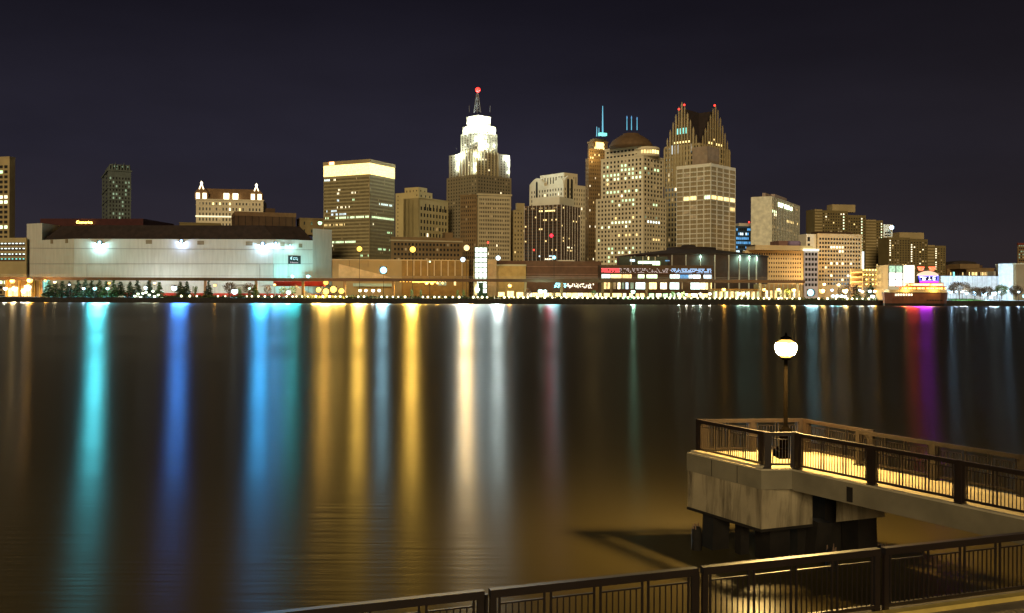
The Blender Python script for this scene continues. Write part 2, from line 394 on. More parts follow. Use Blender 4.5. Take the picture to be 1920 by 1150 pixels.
# ------------------------------------------------------------------ the pier
CONC = None
def concrete(name, col, stain):
    m = mat(name, col, rough=0.9, var=0.22, scale=0.9, bump=0.5)
    t = m.node_tree; b = t.nodes['Principled BSDF']; src = b.inputs['Base Color'].links[0].from_socket
    tc = t.nodes.new('ShaderNodeTexCoord')
    if stain:                                        # rust and water runs down the faces
        mp = t.nodes.new('ShaderNodeMapping'); mp.inputs['Scale'].default_value = (2.2, 2.2, 0.28)
        n = t.nodes.new('ShaderNodeTexNoise'); n.inputs['Scale'].default_value = 1.0; n.inputs['Detail'].default_value = 10; n.inputs['Roughness'].default_value = 0.65; n.inputs['Distortion'].default_value = 0.9
        t.links.new(tc.outputs['Object'], mp.inputs[0]); t.links.new(mp.outputs[0], n.inputs['Vector'])
        r = t.nodes.new('ShaderNodeValToRGB'); r.color_ramp.elements[0].position = 0.46; r.color_ramp.elements[1].position = 0.66
        r.color_ramp.elements[0].color = (0,0,0,1); r.color_ramp.elements[1].color = (0.80,0.80,0.80,1)
        mx = t.nodes.new('ShaderNodeMix'); mx.data_type = 'RGBA'
        t.links.new(n.outputs['Fac'], r.inputs[0]); t.links.new(r.outputs[0], mx.inputs['Factor'])
        t.links.new(src, mx.inputs['A']); mx.inputs['B'].default_value = (0.050, 0.034, 0.018, 1)
        t.links.new(mx.outputs['Result'], b.inputs['Base Color'])
    return m
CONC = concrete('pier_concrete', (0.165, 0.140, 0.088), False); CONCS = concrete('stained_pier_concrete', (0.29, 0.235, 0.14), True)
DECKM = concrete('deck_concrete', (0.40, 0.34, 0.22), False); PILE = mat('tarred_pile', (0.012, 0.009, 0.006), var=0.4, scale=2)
u = Vector((0.516, -0.857, 0)).normalized(); v = Vector((-u.y, u.x, 0))       # u: along the walkway to the bank, v: across it, away
A_ = Vector((5.64, 30.2, 0)); B_ = Vector((7.26, 27.25, 0)); C_ = Vector((8.17, 27.32, 0)); E_ = Vector((9.50, 30.85, 0)); G_ = Vector((11.00, 28.0, 0))
W0 = C_ + u*10.9; W1 = W0 + v*2.35 + u*0.45; G2 = C_ + v*2.35 + u*0.2
pier = thing('pier', 'concrete fishing pier on piles with a lit deck, standing in the river', 'pier', Vector((8.5, 29, 0)))
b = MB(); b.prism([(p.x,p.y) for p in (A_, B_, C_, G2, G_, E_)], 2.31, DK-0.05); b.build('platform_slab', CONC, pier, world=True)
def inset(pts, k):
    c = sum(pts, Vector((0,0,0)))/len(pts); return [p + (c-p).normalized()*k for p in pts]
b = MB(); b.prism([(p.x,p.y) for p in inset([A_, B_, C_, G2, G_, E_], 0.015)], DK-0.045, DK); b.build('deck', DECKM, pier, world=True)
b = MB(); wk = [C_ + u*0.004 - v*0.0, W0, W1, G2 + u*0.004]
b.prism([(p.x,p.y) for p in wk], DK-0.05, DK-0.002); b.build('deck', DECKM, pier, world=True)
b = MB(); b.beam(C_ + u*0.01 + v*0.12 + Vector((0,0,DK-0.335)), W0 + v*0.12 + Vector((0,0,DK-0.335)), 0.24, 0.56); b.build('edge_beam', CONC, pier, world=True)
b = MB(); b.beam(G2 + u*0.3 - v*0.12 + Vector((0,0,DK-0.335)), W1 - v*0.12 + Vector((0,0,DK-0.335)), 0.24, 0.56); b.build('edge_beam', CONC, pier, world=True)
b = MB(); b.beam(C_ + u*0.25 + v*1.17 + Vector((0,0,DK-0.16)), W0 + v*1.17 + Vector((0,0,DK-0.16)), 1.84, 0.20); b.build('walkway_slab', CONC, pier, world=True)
for q in (2.05, 9.55):                                # square pockets in the edge beam, their shade drawn as dark plates
    m = C_ + u*q + Vector((0,0,DK-0.36)); b = MB(); b.beam(m - v*0.012 - u*0.09, m - v*0.012 + u*0.09, 0.03, 0.40)
    b.build('pocket_shade', PILE, pier, world=True)
for q0, q1, k in ((A_, B_, 0.36), (A_, B_, 0.70)):      # joints between the pours of the platform edge
    m = q0 + (q1-q0)*k; b = MB(); nn = Vector(((q1-q0).y, -(q1-q0).x, 0)).normalized(); nn = nn if nn.x < 0 else -nn
    b.beam(m + nn*0.004 + Vector((0,0,2.33)), m + nn*0.004 + Vector((0,0,DK-0.07)), 0.012, 0.02, up=nn); b.build('form_joint', PILE, pier, world=True)
# kerb under the rails
for (p, q) in ((A_ + v*0.17 + u*0.12, B_ + v*0.20 - u*0.10),):
    b = MB(); b.beam(p + Vector((0,0,DK+0.035)), q + Vector((0,0,DK+0.035)), 0.20, 0.07); b.build('deck_kerb', DECKM, pier, world=True)
# cap: two stained blocks with a gap between them
vd = (Vector((0.93, 0.367, 0))).normalized(); ud = Vector((vd.y, -vd.x, 0))
c0 = B_ + Vector((0.015, 0.02, 0))
b = MB(); pts = [A_ + Vector((0.03,-0.02,0)), c0, c0 + vd*1.82, c0 + vd*1.82 - ud*2.4, E_ - vd*1.2 + u*0.2, A_ + vd*0.1 - ud*0.3 + u*0.35]
b.prism([(p.x,p.y) for p in pts], 1.15, 2.307); b.build('pile_cap', CONCS, pier, world=True)
b = MB(); pts = [c0 + vd*2.60 + ud*0.12, c0 + vd*4.45 + ud*0.12, c0 + vd*4.45 - ud*1.0, (c0 + vd*2.60 + ud*0.12)*1.04]
b.prism([(p.x,p.y) for p in pts], 1.17, 2.28); b.build('pile_cap', CONCS, pier, world=True)
b = MB(); pts = [A_ + Vector((0.0,-0.05,0)), c0 + Vector((-.015,-.03,0)), c0 + vd*1.83 - ud*-0.02, c0 + vd*1.6 - ud*2.0, A_ + vd*0.6 - ud*0.2]
b.prism([(p.x,p.y) for p in pts], 1.07, 1.147); b.build('formwork_lip', PILE, pier, world=True)
def pile(px, Y, r, lean=0.0, top=1.10):
    p = Vector((XP(px, Y), Y, 0)); b = MB()
    b.beam((p.x+lean, p.y, -2.0), (p.x, p.y, top), r*2, r*2, up=(1,0.4,0)); b.build('pile', PILE, pier, world=True)
pile(1345, 29.6, 0.30, -0.12); pile(1393, 28.9, 0.15); pile(1450, 28.3, 0.36); pile(1500, 28.9, 0.28); pile(1538, 28.6, 0.28, -0.40)
pile(1612, 28.9, 0.36, 0.10, 1.2); pile(1552, 29.6, 0.46, 0.0, 2.28); pile(1575, 29.9, 0.3, 0.0, 2.28)  # last two: added dark backing that blacks out the shaded gap between caps
for (px, Y, h, lab) in ((1308, 29.3, 0.72, 'broken wooden pile stub in the water at the outer end of the pier'), (1561, 27.2, 0.62, 'broken wooden pile stub in the water between the two concrete caps'), (1657, 28.6, 0.35, 'short rotten pile stub right of the thick leaning pier pile')):
    p = Vector((XP(px, Y), Y, 0)); r = thing('pile_stub', lab, 'pile stub', p, 0, 'old pile stubs in the river'); b = MB()
    b.lathe((0,0,0), [(0.17,-1.5),(0.165,h*0.6),(0.15,h*0.9),(0.10,h)], 9); b.build('shaft', PILE, r)
    b = MB(); rn = random.Random(px)
    for k in range(9):
        a = rn.uniform(0, 6.28); b.tube((0.11*math.cos(a), 0.11*math.sin(a), h*0.7), (0.13*math.cos(a), 0.13*math.sin(a), h*rn.uniform(0.95,1.2)), 0.035, 0.012, 5)
    b.build('splintered_top', mat('weathered_wood', (0.16, 0.10, 0.06), var=0.4, scale=6), r)
# rails of the pier
dz = Vector((0,0,DK))
a1 = A_ + v*0.30 + u*0.22 + dz; b1 = B_ + v*0.30 - u*0.22 + dz; b2 = B_ + Vector((0.20, 0.20, 0)) + dz; c1 = C_ + Vector((0.14, 0.17, 0)) + dz
railing('brown railing on the outer end of the pier, facing down the river', [a1, b1], panel=3.3, bays=4)
railing('short brown railing across the cut corner of the pier platform', [b2, c1], panel=1.2, bays=1)
w0 = C_ + v*0.13 + u*0.10 + dz
railing('brown railing with balusters on the near edge of the pier walkway', [w0, w0 + u*10.2], panel=2.55, bays=3)
e1 = E_ - v*0.25 + u*0.25 + dz; g1 = G_ - v*0.25 - u*0.1 + dz
railing('brown railing on the far edge of the pier platform, behind the lamp post', [a1 + Vector((0.15,0.02,0)), e1], panel=1.8, bays=2)
railing('brown railing on the upstream edge of the pier platform', [e1 + u*0.2, g1], panel=3.2, bays=3)
f0 = G2 - v*0.14 + u*0.35 + dz
railing('brown railing on the far edge of the pier walkway', [f0, f0 + u*10.0], panel=2.5, bays=3)
# the pier lamp
LAMPY = 29.3; lb = Vector((XP(1474, LAMPY), LAMPY, DK)); hz = ZP(655, LAMPY, 1474)
lampm = mat('dark_bronze_paint', (0.004, 0.003, 0.002), rough=1.0, spec=0.0)
pl = thing('lamp_post', 'dark lamp post with a glaring golden lantern, standing on the pier platform', 'lamp', lb)
b = MB(); b.box(-0.30, 0.30, -0.30, 0.30, 0, 0.22); b.box(-0.24, 0.24, -0.24, 0.24, 0.22, 0.30); b.build('base', lampm, pl)
b = MB(); b.lathe((0,0,0.30), [(0.20,0),(0.19,0.55),(0.11,0.62),(0.065,0.7),(0.055,hz-DK-0.62)], 14); b.build('pole', lampm, pl)
b = MB(); b.lathe((0,0,hz-DK), [(0.10,-0.34),(0.16,-0.30),(0.16,-0.27),(0.10,-0.26)], 14); b.build('collar', lampm, pl)
b = MB(); b.lathe((0,0,hz-DK), [(0.14,-0.255),(0.235,-0.175)], 40); b.build('lantern_cup', glow('gold_glow_band', (1.0, 0.56, 0.12), 3.0), pl)  # golden bands of the glass: the lamp's outer glow put into their colour
b = MB(); b.lathe((0,0,hz-DK), [(0.285,0.19),(0.24,0.24),(0.12,0.30)], 40)
b.build('lantern_rim', glow('gold_glow_band', (1.0, 0.56, 0.12), 3.0), pl)
b = MB(); b.lathe((0,0,hz-DK), [(0.237,-0.173),(0.30,-0.07),(0.33,0.02),(0.33,0.10),(0.287,0.188)], 40)
b.build('lantern_glass', glow('sodium_lantern_glass', (1.0, 0.64, 0.20), 2300.0, sample=True), pl)
b = MB(); b.lathe((0,0,hz-DK), [(0.20,0.302),(0.16,0.37),(0.05,0.42),(0.02,0.52)], 14); b.build('finial', lampm, pl)
# abutment where the walkway meets the bank
ab = C_ + u*9.6; b = MB(); pts = [ab - v*0.3, ab + u*4 - v*0.3, ab + u*4 + v*2.9, ab + v*2.9]
b.prism([(p.x,p.y) for p in pts], -1.5, 2.28)
ar = thing('abutment', 'pale concrete abutment block under the shore end of the pier walkway', 'abutment', ab)
b.build('block', CONC, ar, world=True)
b = MB(); b.prism([(p.x,p.y) for p in inset(pts, -0.12)], 2.284, 2.335); b.build('bearing_ledge', CONC, ar, world=True)

# ------------------------------------------------------------------ the city: wall materials
TAN = mat('tan_stone', (0.46, 0.37, 0.22), var=0.12, scale=0.06); TAN2 = mat('ochre_stone', (0.36, 0.27, 0.13), var=0.15, scale=0.06)
BROWN = mat('brown_brick', (0.20, 0.125, 0.055), var=0.2, scale=0.1); DKBROWN = mat('dark_brown_panel', (0.085, 0.048, 0.026), var=0.2, scale=0.1)
BUFF = mat('buff_limestone', (0.66, 0.555, 0.37), var=0.1, scale=0.05); PALE = mat('pale_concrete', (0.72, 0.66, 0.52), var=0.1, scale=0.08)
WHITE = mat('white_panel', (0.45, 0.42, 0.36), var=0.09, scale=0.5, stretch=(1,1,.12)); GREYG = mat('grey_green_stone', (0.10, 0.115, 0.10), var=0.25, scale=0.1)
OLIVE = mat('olive_brick', (0.17, 0.125, 0.05), var=0.15, scale=0.08); ORANGE = mat('warm_concrete', (0.66, 0.49, 0.27), var=0.1, scale=0.08)
ROOFM = mat('dark_roof', (0.035, 0.025, 0.020), var=0.3, scale=0.1); BLACKM = mat('black_metal', (0.02, 0.018, 0.016), rough=0.5)
STEEL = mat('grey_steel', (0.22, 0.21, 0.20), rough=0.5); REDP = mat('red_paint', (0.42, 0.035, 0.02), var=0.15)
STONEL = mat('mottled_marble', (0.68, 0.63, 0.47), var=0.2, scale=0.25)
REDL = glow('red_beacon_glass', (1.0, 0.03, 0.02), 4.0)
def beacon(px, py, Y, label, r=0.8, m=None, mast=2.0, cat='beacon'):
    p = P(px, py, Y); t = thing('beacon', label, cat, p - Vector((0,0,mast)), 0)
    b = MB(); b.tube((0,0,0), (0,0,mast-r*0.8), 0.12, n=6); b.build('stem', BLACKM, t)
    b = MB(); b.ball((0,0,mast), r, 10, 6); b.build('lamp_glass', m or REDL, t)
    return t
def part_box(B, name, box, m, **k):
    b = MB(); b.box(*box); return b.build(name, m, B.root)

# 1. tower cut by the left edge of the picture
B = Bld('office_tower', 'tan office tower cut off by the left edge, with a blank end wall', 17, 1000, 15, TAN2)
x = B.vol(-60, 27.5, 294, gl=dict(nc=8, nr=26, fw=.72, fh=.6, zt=308, lit=[(1,.7,.95,'g',.6),(2,.5,.9,'g',.5),(4,.5,.9,'c',.4),(6,.6,1,'w',.7),(7,.6,.95,'G',.9),(8,.6,.9,'g',.5),(12,.55,.95,'G',.8),(18,.6,1,'g',.5),(23,.6,1,'G',.4)], rnd=[('d',.05)]))
B.cornice(x, 1.0, .25); B.finish()
# 2. open parking deck below it
B = Bld('parking_garage', 'open parking garage with rows of white lights at the left edge', 49, 800, 8, TAN2)
z = [B.z(q) for q in (452, 466, 478, 490, 502)]; B.vol(-80, 51, 446, 520)
for k in range(4):
    zc = B.z((458, 467.5, 478, 487)[k]); y1 = B.sol('L', -80, 0)
    part_box(B, 'deck_opening', (-0.05, 0.3, 1.0, y1-1, zc-1.4, zc+1.4), DKBROWN)
    for j in range(14):
        o = part_box(B, 'tube_light', (-0.35, -0.08, 1.5+j*3.4+random.uniform(-.6,.6), 3.0+j*3.4, zc+0.2, zc+0.95), WIN['C' if k != 3 else 't'])
B.finish()
# 3. dim ornate tower far behind
B = Bld('ornate_tower', 'dim grey green tower with a carved cornice, standing far behind the arena', 202, 1500, 62, GREYG)
x = B.vol(190.5, 245, 318, gl=dict(nc=2, nr=30, fw=.5, fh=.5), gr=dict(nc=7, nr=30, fw=.5, fh=.55, rnd=[('e',.16)], zt=330))
B.cornice(x, 2.0, 1.4); B.cornice(x, 1.2, 1.0, z=B.z(352), name='belt_course'); B.cornice(x, 1.2, 0.8, z=B.z(374), name='belt_course')
B.vol(196, 242, 307, 318, 3, 3, gr=dict(nc=7, nr=2, fw=.5, fh=.6, rnd=[('e',.3)]))
x0, x1, y0, y1, z0, z1 = x
for k in range(8):
    m = MB(); q = x0 + (x1-x0)*(k+.5)/8; m.lathe((q, 1.0, B.z(318)), [(1.6,0),(1.8,2),(0.9,4),(1.2,5),(0.2,8.5 + 2*(k % 3))], 8); m.build('finial', GREYG, B.root)
B.finish()
# 4. the big arena on the bank
ar = thing('arena', 'huge windowless white arena on the far bank with a dark sloping roof', 'arena', Vector((XP(320,775), 775, LAND)))
foot = [(50,806),(139,776),(512,772),(586,786),(622,800)]
W = [Vector((XP(px,Y), Y, 0)) for px, Y in foot]
zt = [ZP(420,806,50), ZP(442,776,139), ZP(452,772,512), ZP(454,786,586), ZP(431,800,622)]
zm = min(zt[1:4]); zmid = sum(zt[1:4])/3
m = MB(); pts = [(p.x,p.y) for p in W] + [(XP(612,930), 930), (W[0].x-6, 930)]
lo = LAND + 10.2
m.prism(pts, lo, zmid); wall_a = m.build('wall', WHITE, ar, world=True)
m = MB(); m.prism([(W[0].x,W[0].y-.25),(XP(79,797)-0.1,797-.25),(XP(79,797)+3,840),(W[0].x-3,840)], zmid+.02, zt[0]); m.build('stair_tower', WHITE, ar, world=True)
m = MB(); d = (W[4]-W[3]).normalized(); m.prism([(W[3].x+.05,W[3].y-.3),(W[4].x,W[4].y-.3),(XP(618,840),840),(W[3].x+.05,840)], lo+.02, zt[4]); m.build('stair_tower', WHITE, ar, world=True)
m = MB(); base = [(p.x,p.y+3) for p in W] + [(XP(610,928), 928), (W[0].x-3, 928)]; m.prism(base, LAND, lo-.02); m.build('lower_storey', WHITE, ar, world=True)
m = MB()
for i in range(4):
    a, c = W[i] + Vector((0,2.96,0)), W[i+1] + Vector((0,2.96,0)); dd = (c-a).normalized(); nn = Vector((dd.y,-dd.x,0))
    m.beam(a + Vector((0,0,LAND+1.7)) , c + Vector((0,0,LAND+1.7)), 0.2, 3.0)
m.build('red_band', REDP, ar, world=True)
for py in (467, 495):                                 # shadow joints between the cladding lifts
    for i in range(4):
        a, c = W[i], W[i+1]; za = ZP(py + (1 if py==467 else 0)*0.006*(foot[i][0]-300), foot[i][1], foot[i][0]); zc = ZP(py + (1 if py==467 else 0)*0.006*(foot[i+1][0]-300), foot[i+1][1], foot[i+1][0])
        m = MB(); m.beam((a.x,a.y-.06,za), (c.x,c.y-.06,zc), 0.2, 0.45); m.build('joint', STEEL, ar, world=True)
def on_wall(px):
    for i in range(4):
        if foot[i][0] <= px <= foot[i+1][0]:
            a, c = W[i], W[i+1]; k = px-960
            t = (k*a.y - a.x*F) / (F*(c.x-a.x) - k*(c.y-a.y)); return a + (c-a)*t, (c-a).normalized()
for px, py, w in ((97,453.5,4),(125,452.5,4),(279,454,6),(376,455.5,6.5),(467,457,6.5),(529,458.5,4.5),(563,461,3.5)):
    p, d = on_wall(px); z = ZP(py, p.y, px); nrm = Vector((d.y,-d.x,0)); m = MB(); m.beam(Vector((p.x,p.y,z)) - d*w*.42, Vector((p.x,p.y,z)) + d*w*.42, 0.7, 3.2)
    m.build('vent', mat('brown_louvre', (0.20,0.15,0.09)), ar, world=True)
for px in (163, 487, 513, 540):                       # upright joints
    p, d = on_wall(px); m = MB(); m.beam((p.x,p.y-.05,ZP(495,p.y,px)), (p.x,p.y-.05,lo+.2), 0.25, 0.3); m.build('joint', STEEL, ar, world=True)
m = MB(); rf = [Vector((XP(79,799)+.2,800.5,0)), Vector((W[1].x,782,0)), Vector((W[2].x,778,0)), Vector((W[3].x-1,793,0)), Vector((XP(585,925),925,0)), Vector((W[0].x+8,925,0))]
tp = inset(rf, 13); zr = ZP(424, 800, 150); m.prism([(p.x,p.y) for p in rf], zmid+.03, zr, [(p.x,p.y) for p in tp]); m.build('roof', mat('dark_brown_roof', (.027,.017,.014), var=.3), ar, world=True)
m = MB(); m.prism([(XP(75,830),830),(XP(268,826),826),(XP(268,826)+4,890),(XP(75,830)+2,890)], zr+.02, ZP(410.5,830,160)); m.build('roof_house', mat('maroon_roof_cladding', (0.05,0.013,0.012)), ar, world=True)
# glowing script on the roof house
def sign_text(name, txt, label, px, py, Y, h, m, mback=None):
    p = P(px, py, Y); cu = bpy.data.curves.new(name, 'FONT'); cu.body = txt; cu.size = h; cu.extrude = 0.15; cu.align_x = 'CENTER'; cu.resolution_u = 3
    tmp = bpy.data.objects.new(name, cu); COL.objects.link(tmp); me = bpy.data.meshes.new_from_object(tmp.evaluated_get(bpy.context.evaluated_depsgraph_get()))
    bpy.data.objects.remove(tmp); me.materials.clear(); me.materials.append(m); o = bpy.data.objects.new(name, me); COL.objects.link(o); o.location = p; o.rotation_euler = (R(90), 0, 0)
    return tag(o, label, 'sign')
sign_text('roof_sign', 'Comerica', 'glowing yellow lettering on the maroon roof house of the arena', 158, 419.5, 826, 3.6, glow('amber_sign', (1.0, 0.62, 0.12), 9.0))
p, d = on_wall(552); z = ZP(487.5, p.y, 552)
sg = thing('wall_sign', 'black banner with white swirl and pink line on the arena wall', 'sign', Vector((p.x, p.y-.35, z)), math.atan2(d.y, d.x))
m = MB(); m.box(-5.2,5.2,-.15,.15,-3.5,3.5); m.build('panel', BLACKM, sg)
SW = mat('white_sign_paint', (0.8,0.8,0.82)); m = MB()
sw_ = [(-3.4,1.2),(-3.1,2.3),(-2.2,2.7),(-1.4,2.6),(-2.2,2.0),(-2.4,1.2),(-2.0,.5),(-2.6,.0),(-3.2,.4)]
m.add([(x,-.16,z) for x,z in sw_] + [(x,-.22,z) for x,z in sw_], [tuple(range(9,18))]); m.build('swirl', SW, sg)
m = MB()
for x0,x1,z0,z1 in ((-1.2,2.4,1.7,2.0),(-1.2,-.7,.1,1.2),(-.7,.2,0,.35),(.2,.6,.2,1.0),(.6,1.5,.6,.9),(1.6,2.0,.1,.9),(2.0,2.7,.7,1.0),(2.3,2.7,-.5,.6)): m.box(x0,x1,-.24,-.16,z0,z1)
m.build('script_lettering', SW, sg)
m = MB()
for x0,x1,z0,z1 in ((-3.3,-3.0,-2.6,-1.5),(-3.0,-2.6,-2.6,-2.2),(-2.0,-1.7,-2.5,-1.6),(-1.7,3.0,-2.6,-2.2)): m.box(x0,x1,-.24,-.16,z0,z1)
m.build('pink_lettering', mat('pink_sign_paint', (0.7,0.3,0.32)), sg)
# floodlights on the arena wall
def flood(px, py, col, I, label, r=1.25, wash_i=900):
    p, d = on_wall(px); nrm = Vector((d.y,-d.x,0)); z = ZP(py, p.y, px); c = Vector((p.x,p.y,z))
    t = thing('floodlight', label, 'floodlight', c, math.atan2(d.y, d.x), 'floodlights on the arena wall')
    b = MB(); b.beam((0,-.02,.3), (0,-1.3,.6), .25, .25); b.beam((0,-.02,-1.2), (0,-1.2,.4), .18, .18); b.build('bracket', STEEL, t)
    b = MB(); b.box(-r,r,-1.3,-1.0,-r*.9,r*.9); b.build('housing', BLACKM, t)
    b = MB(); n, k = 12, 4
    vs = [(0,-1.32-r,0)]; fs = []
    for i in range(1,k+1):
        a = math.pi/2*i/k
        for j in range(n): q = 2*math.pi*j/n; vs.append((r*math.sin(a)*math.cos(q), -1.32-r*math.cos(a), r*.9*math.sin(a)*math.sin(q)))
    for j in range(n): fs.append((0,1+j,1+(j+1)%n))
    for i in range(k-1):
        for j in range(n): fs.append((1+i*n+j,1+(i+1)*n+j,1+(i+1)*n+(j+1)%n,1+i*n+(j+1)%n))
    b.add(vs, fs, True); b.build('lens', lamp_glass([c*.6+.4*q for c, q in zip(col, (.8,1,1))], 3.2), t)
    lamp_light(t, t.matrix_basis @ Vector((0,-8.0,0)), col, I*12.57, 6.0, 'SPOT', (0,-1,-.12), 150, .5)
    b = MB(); w_ = r*1.08; h_ = r*.98; y0, y1 = -1.3-r*.75, -1.0                      # visor plates round the lens
    for bx_ in ((-w_-.08,-w_,y0,y1,-h_,h_),(w_,w_+.08,y0,y1,-h_,h_),(-w_-.08,w_+.08,y0,y1,h_,h_+.08),(-w_-.08,w_+.08,y0,y1,-h_-.08,-h_)): b.box(*bx_)
    b.build('visor', BLACKM, t)
    b = MB(); b.ball((0,-1.5,-h_-.75), .55, 9, 6); b.build('added_wash_globe', lamp_glass((.8,1,1)), t); lamp_light(t, t.matrix_basis @ Vector((0,-2.2,-h_-.75)), [c*.58+.42*q for c, q in zip(col, (.9,1,1))], wash_i*15, .4)  # extra globe added under the housing to brighten the wall
flood(188, 455, (0.09, 0.80, 0.95), 8000*KF, 'brightest cyan floodlight, alone on the left of the arena wall', 1.5, 2000)
flood(341, 452, (0.05, 0.26, 0.95), 4200*KF, 'blue floodlight alone halfway along the arena wall', 1.25, 950)
flood(493, 457, (0.05, 0.45, 1.0), 6500*KF, 'big blue white floodlight, first of the close three on the arena wall', 1.4, 1700)
flood(516, 456, (0.10, 0.50, 1.0), 2200*KF, 'middle floodlight of the close three on the arena wall', 1.0, 700)
flood(543, 460, (0.05, .75, 0.80), 1500*KF, 'small teal floodlight above the black banner on the arena wall', 0.8, 350)
# 5. hotel with the floodlit roofline
B = Bld('grand_hotel', 'pale old hotel with lit gables and dormers along its roof, behind the arena', 367, 1400, 80, BUFF)
x = B.vol(363, 493, 373, depth=60, gr=dict(nc=19, nr=18, fw=.45, fh=.55, zt=377, lit=[(0,.2,.7,'Y',.35),(1,.6,1,'y',.15),(7,.2,.4,'G',.3)], rnd=[('d',.05),('w',.02)]))
B.cornice(x, 1.6, 1.0); B.cornice(x, .7, .5, z=B.z(384), name='belt_course')
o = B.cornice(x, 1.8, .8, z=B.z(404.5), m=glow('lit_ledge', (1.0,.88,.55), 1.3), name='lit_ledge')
x0,x1,y0,y1,z0,z1 = x; m = MB(); m.prism([(x0+2,y0+3),(x1-2,y0+3),(x1-2,y1-2),(x0+2,y1-2)], z1+.3, B.z(352), [(x0+8,y0+10),(x1-8,y0+10),(x1-8,y1-6),(x0+8,y1-6)]); m.build('roof', mat('brown_roof', (0.16,0.09,0.04)), B.root)
LIT = glow('floodlit_stone_glow', (1.0, .84, .52), 4.0)  # floodlight on the roofline stone put in as emission
def hx(px): return B.sol('R', px, 0)
for pc, hw, pk in ((377, 12.5, 347), (480, 12, 349)):
    a, c, q = hx(pc-hw), hx(pc+hw), hx(pc); zb = z1+.3; zp = B.z(pk); m = MB()
    m.add([(a,-.2,zb),(c,-.2,zb),(c,-.2,B.z(361)),(q,-.2,zp),(a,-.2,B.z(361)),(a,12,zb),(c,12,zb),(c,12,B.z(361)),(q,12,zp),(a,12,B.z(361))], [(0,1,2,3,4),(9,8,7,6,5),(0,5,6,1),(1,6,7,2),(2,7,8,3),(3,8,9,4),(4,9,5,0)])
    g = m.build('gable', mat('brown_gable', (0.20,0.115,0.05)), B.root)
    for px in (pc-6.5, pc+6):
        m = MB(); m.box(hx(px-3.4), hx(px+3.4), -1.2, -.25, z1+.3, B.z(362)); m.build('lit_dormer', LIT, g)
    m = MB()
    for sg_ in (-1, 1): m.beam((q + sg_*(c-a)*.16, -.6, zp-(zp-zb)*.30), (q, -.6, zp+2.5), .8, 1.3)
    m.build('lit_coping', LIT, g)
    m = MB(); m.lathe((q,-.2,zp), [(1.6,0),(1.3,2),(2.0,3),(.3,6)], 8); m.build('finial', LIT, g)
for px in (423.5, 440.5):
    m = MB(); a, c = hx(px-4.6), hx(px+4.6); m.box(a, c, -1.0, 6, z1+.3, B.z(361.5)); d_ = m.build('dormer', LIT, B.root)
    m = MB(); m.add([(a,-1.0,B.z(361.3)),(c,-1.0,B.z(361.3)),((a+c)/2,-1.0,B.z(357)),(a,6,B.z(361.3)),(c,6,B.z(361.3)),((a+c)/2,6,B.z(357))], [(0,1,2),(5,4,3),(1,4,5,2),(2,5,3,0)]); m.build('dormer_roof', mat('brown_roof', (.16,.09,.04)), d_)
B.finish()
# 6. blocks that rise behind and on the arena roof
B = Bld('roof_block', 'dark brown windowless block rising behind the arena roof', 440, 860, 70, DKBROWN)
x = B.vol(437, 554, 397, 440, depth=50); B.cornice(x, 3.6, .3, m=mat('brown_fascia', (.17,.10,.05)), name='fascia')
m = MB(); m.box(B.sol('R',499,0), B.sol('R',516,0), 4, 12, x[5]+.3, B.z(388)); m.build('lift_house', DKBROWN, B.root)
for k in range(9): part_box(B, 'rib', (x[0]+(x[1]-x[0])*(k+.5)/9-.2, x[0]+(x[1]-x[0])*(k+.5)/9+.2, -.3, -.02, x[4], x[5]-3.7), ROOFM)
B.finish()
B = Bld('low_building', 'low olive building with parapet behind the left part of the arena roof', 336, 900, 75, OLIVE); x = B.vol(333, 413, 417.5, 440, depth=40, gr=dict(nc=14, nr=2, fw=.5, fh=.4)); B.cornice(x, .7, .3, name='parapet'); B.finish()
B = Bld('low_building', 'small brown building with a green lamp on its roof, left of the bank tower', 562, 880, 70, BROWN); x = B.vol(556, 606, 409, 440, gr=dict(nc=3, nr=2, fw=.2, fh=.4)); B.cornice(x, .9, .4, name='parapet'); B.finish()

# 7. bank tower with the burning yellow crown
B = Bld('office_tower', 'dark office tower with a glowing yellow band round its top', 692, 950, 27, mat('olive_spandrel', (.33,.27,.14), var=.1))
x = B.vol(606, 739, 299.5, gl=dict(nc=38, nr=25, fw=.62, fh=.56, zt=330, m0=.01, m1=.01, dark=',', zb=496, dep=.25,
   lit=[(0,0,.14,'C',1),(0,.22,.25,'w',1),(3,.3,.37,'w',.7),(4,.3,.36,'w',.6),(4,.6,.7,'w',.3),(6,.3,.36,'c',.8),(6,.62,.75,'g',.4),(8,.3,.6,'w',.3),(9,0,.5,'c',.55),(10,.1,.5,'c',.6),(11,0,1,'G',.62),(13,0,.6,'y',.55),(18,0,.7,'G',.75),(19,.1,.2,'w',.4),(22,.7,1,'g',.3)], rnd=[('d',.015)]),
   gr=dict(nc=24, nr=25, fw=.6, fh=.56, zt=330, m0=.01, m1=.01, dark=',', zb=496, dep=.25,
   lit=[(5,.1,.2,'w',.4),(7,.36,.96,'C',.97),(11,.1,.98,'G',1),(15,.7,.9,'g',.7),(13,.1,.3,'w',.3),(20,.3,.95,'g',.5)], rnd=[('d',.015)]))
x0,x1,y0,y1,z0,z1 = x; CR = glow('floodlit_crown_glow', (1.0, .74, .23), 2.6, 0.25)  # floodlight in the crown recess put in as emission
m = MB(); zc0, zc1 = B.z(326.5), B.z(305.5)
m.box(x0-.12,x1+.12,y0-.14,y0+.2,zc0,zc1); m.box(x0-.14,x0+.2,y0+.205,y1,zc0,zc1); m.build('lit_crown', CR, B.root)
m = MB(); m.box(x0-.5,x1+.5,y0-.5,y0+.4,zc1+.02,z1+.6); m.box(x0-.5,x0+.4,y0+.405,y1+.5,zc1+.02,z1+.6); m.build('parapet', TAN2, B.root)
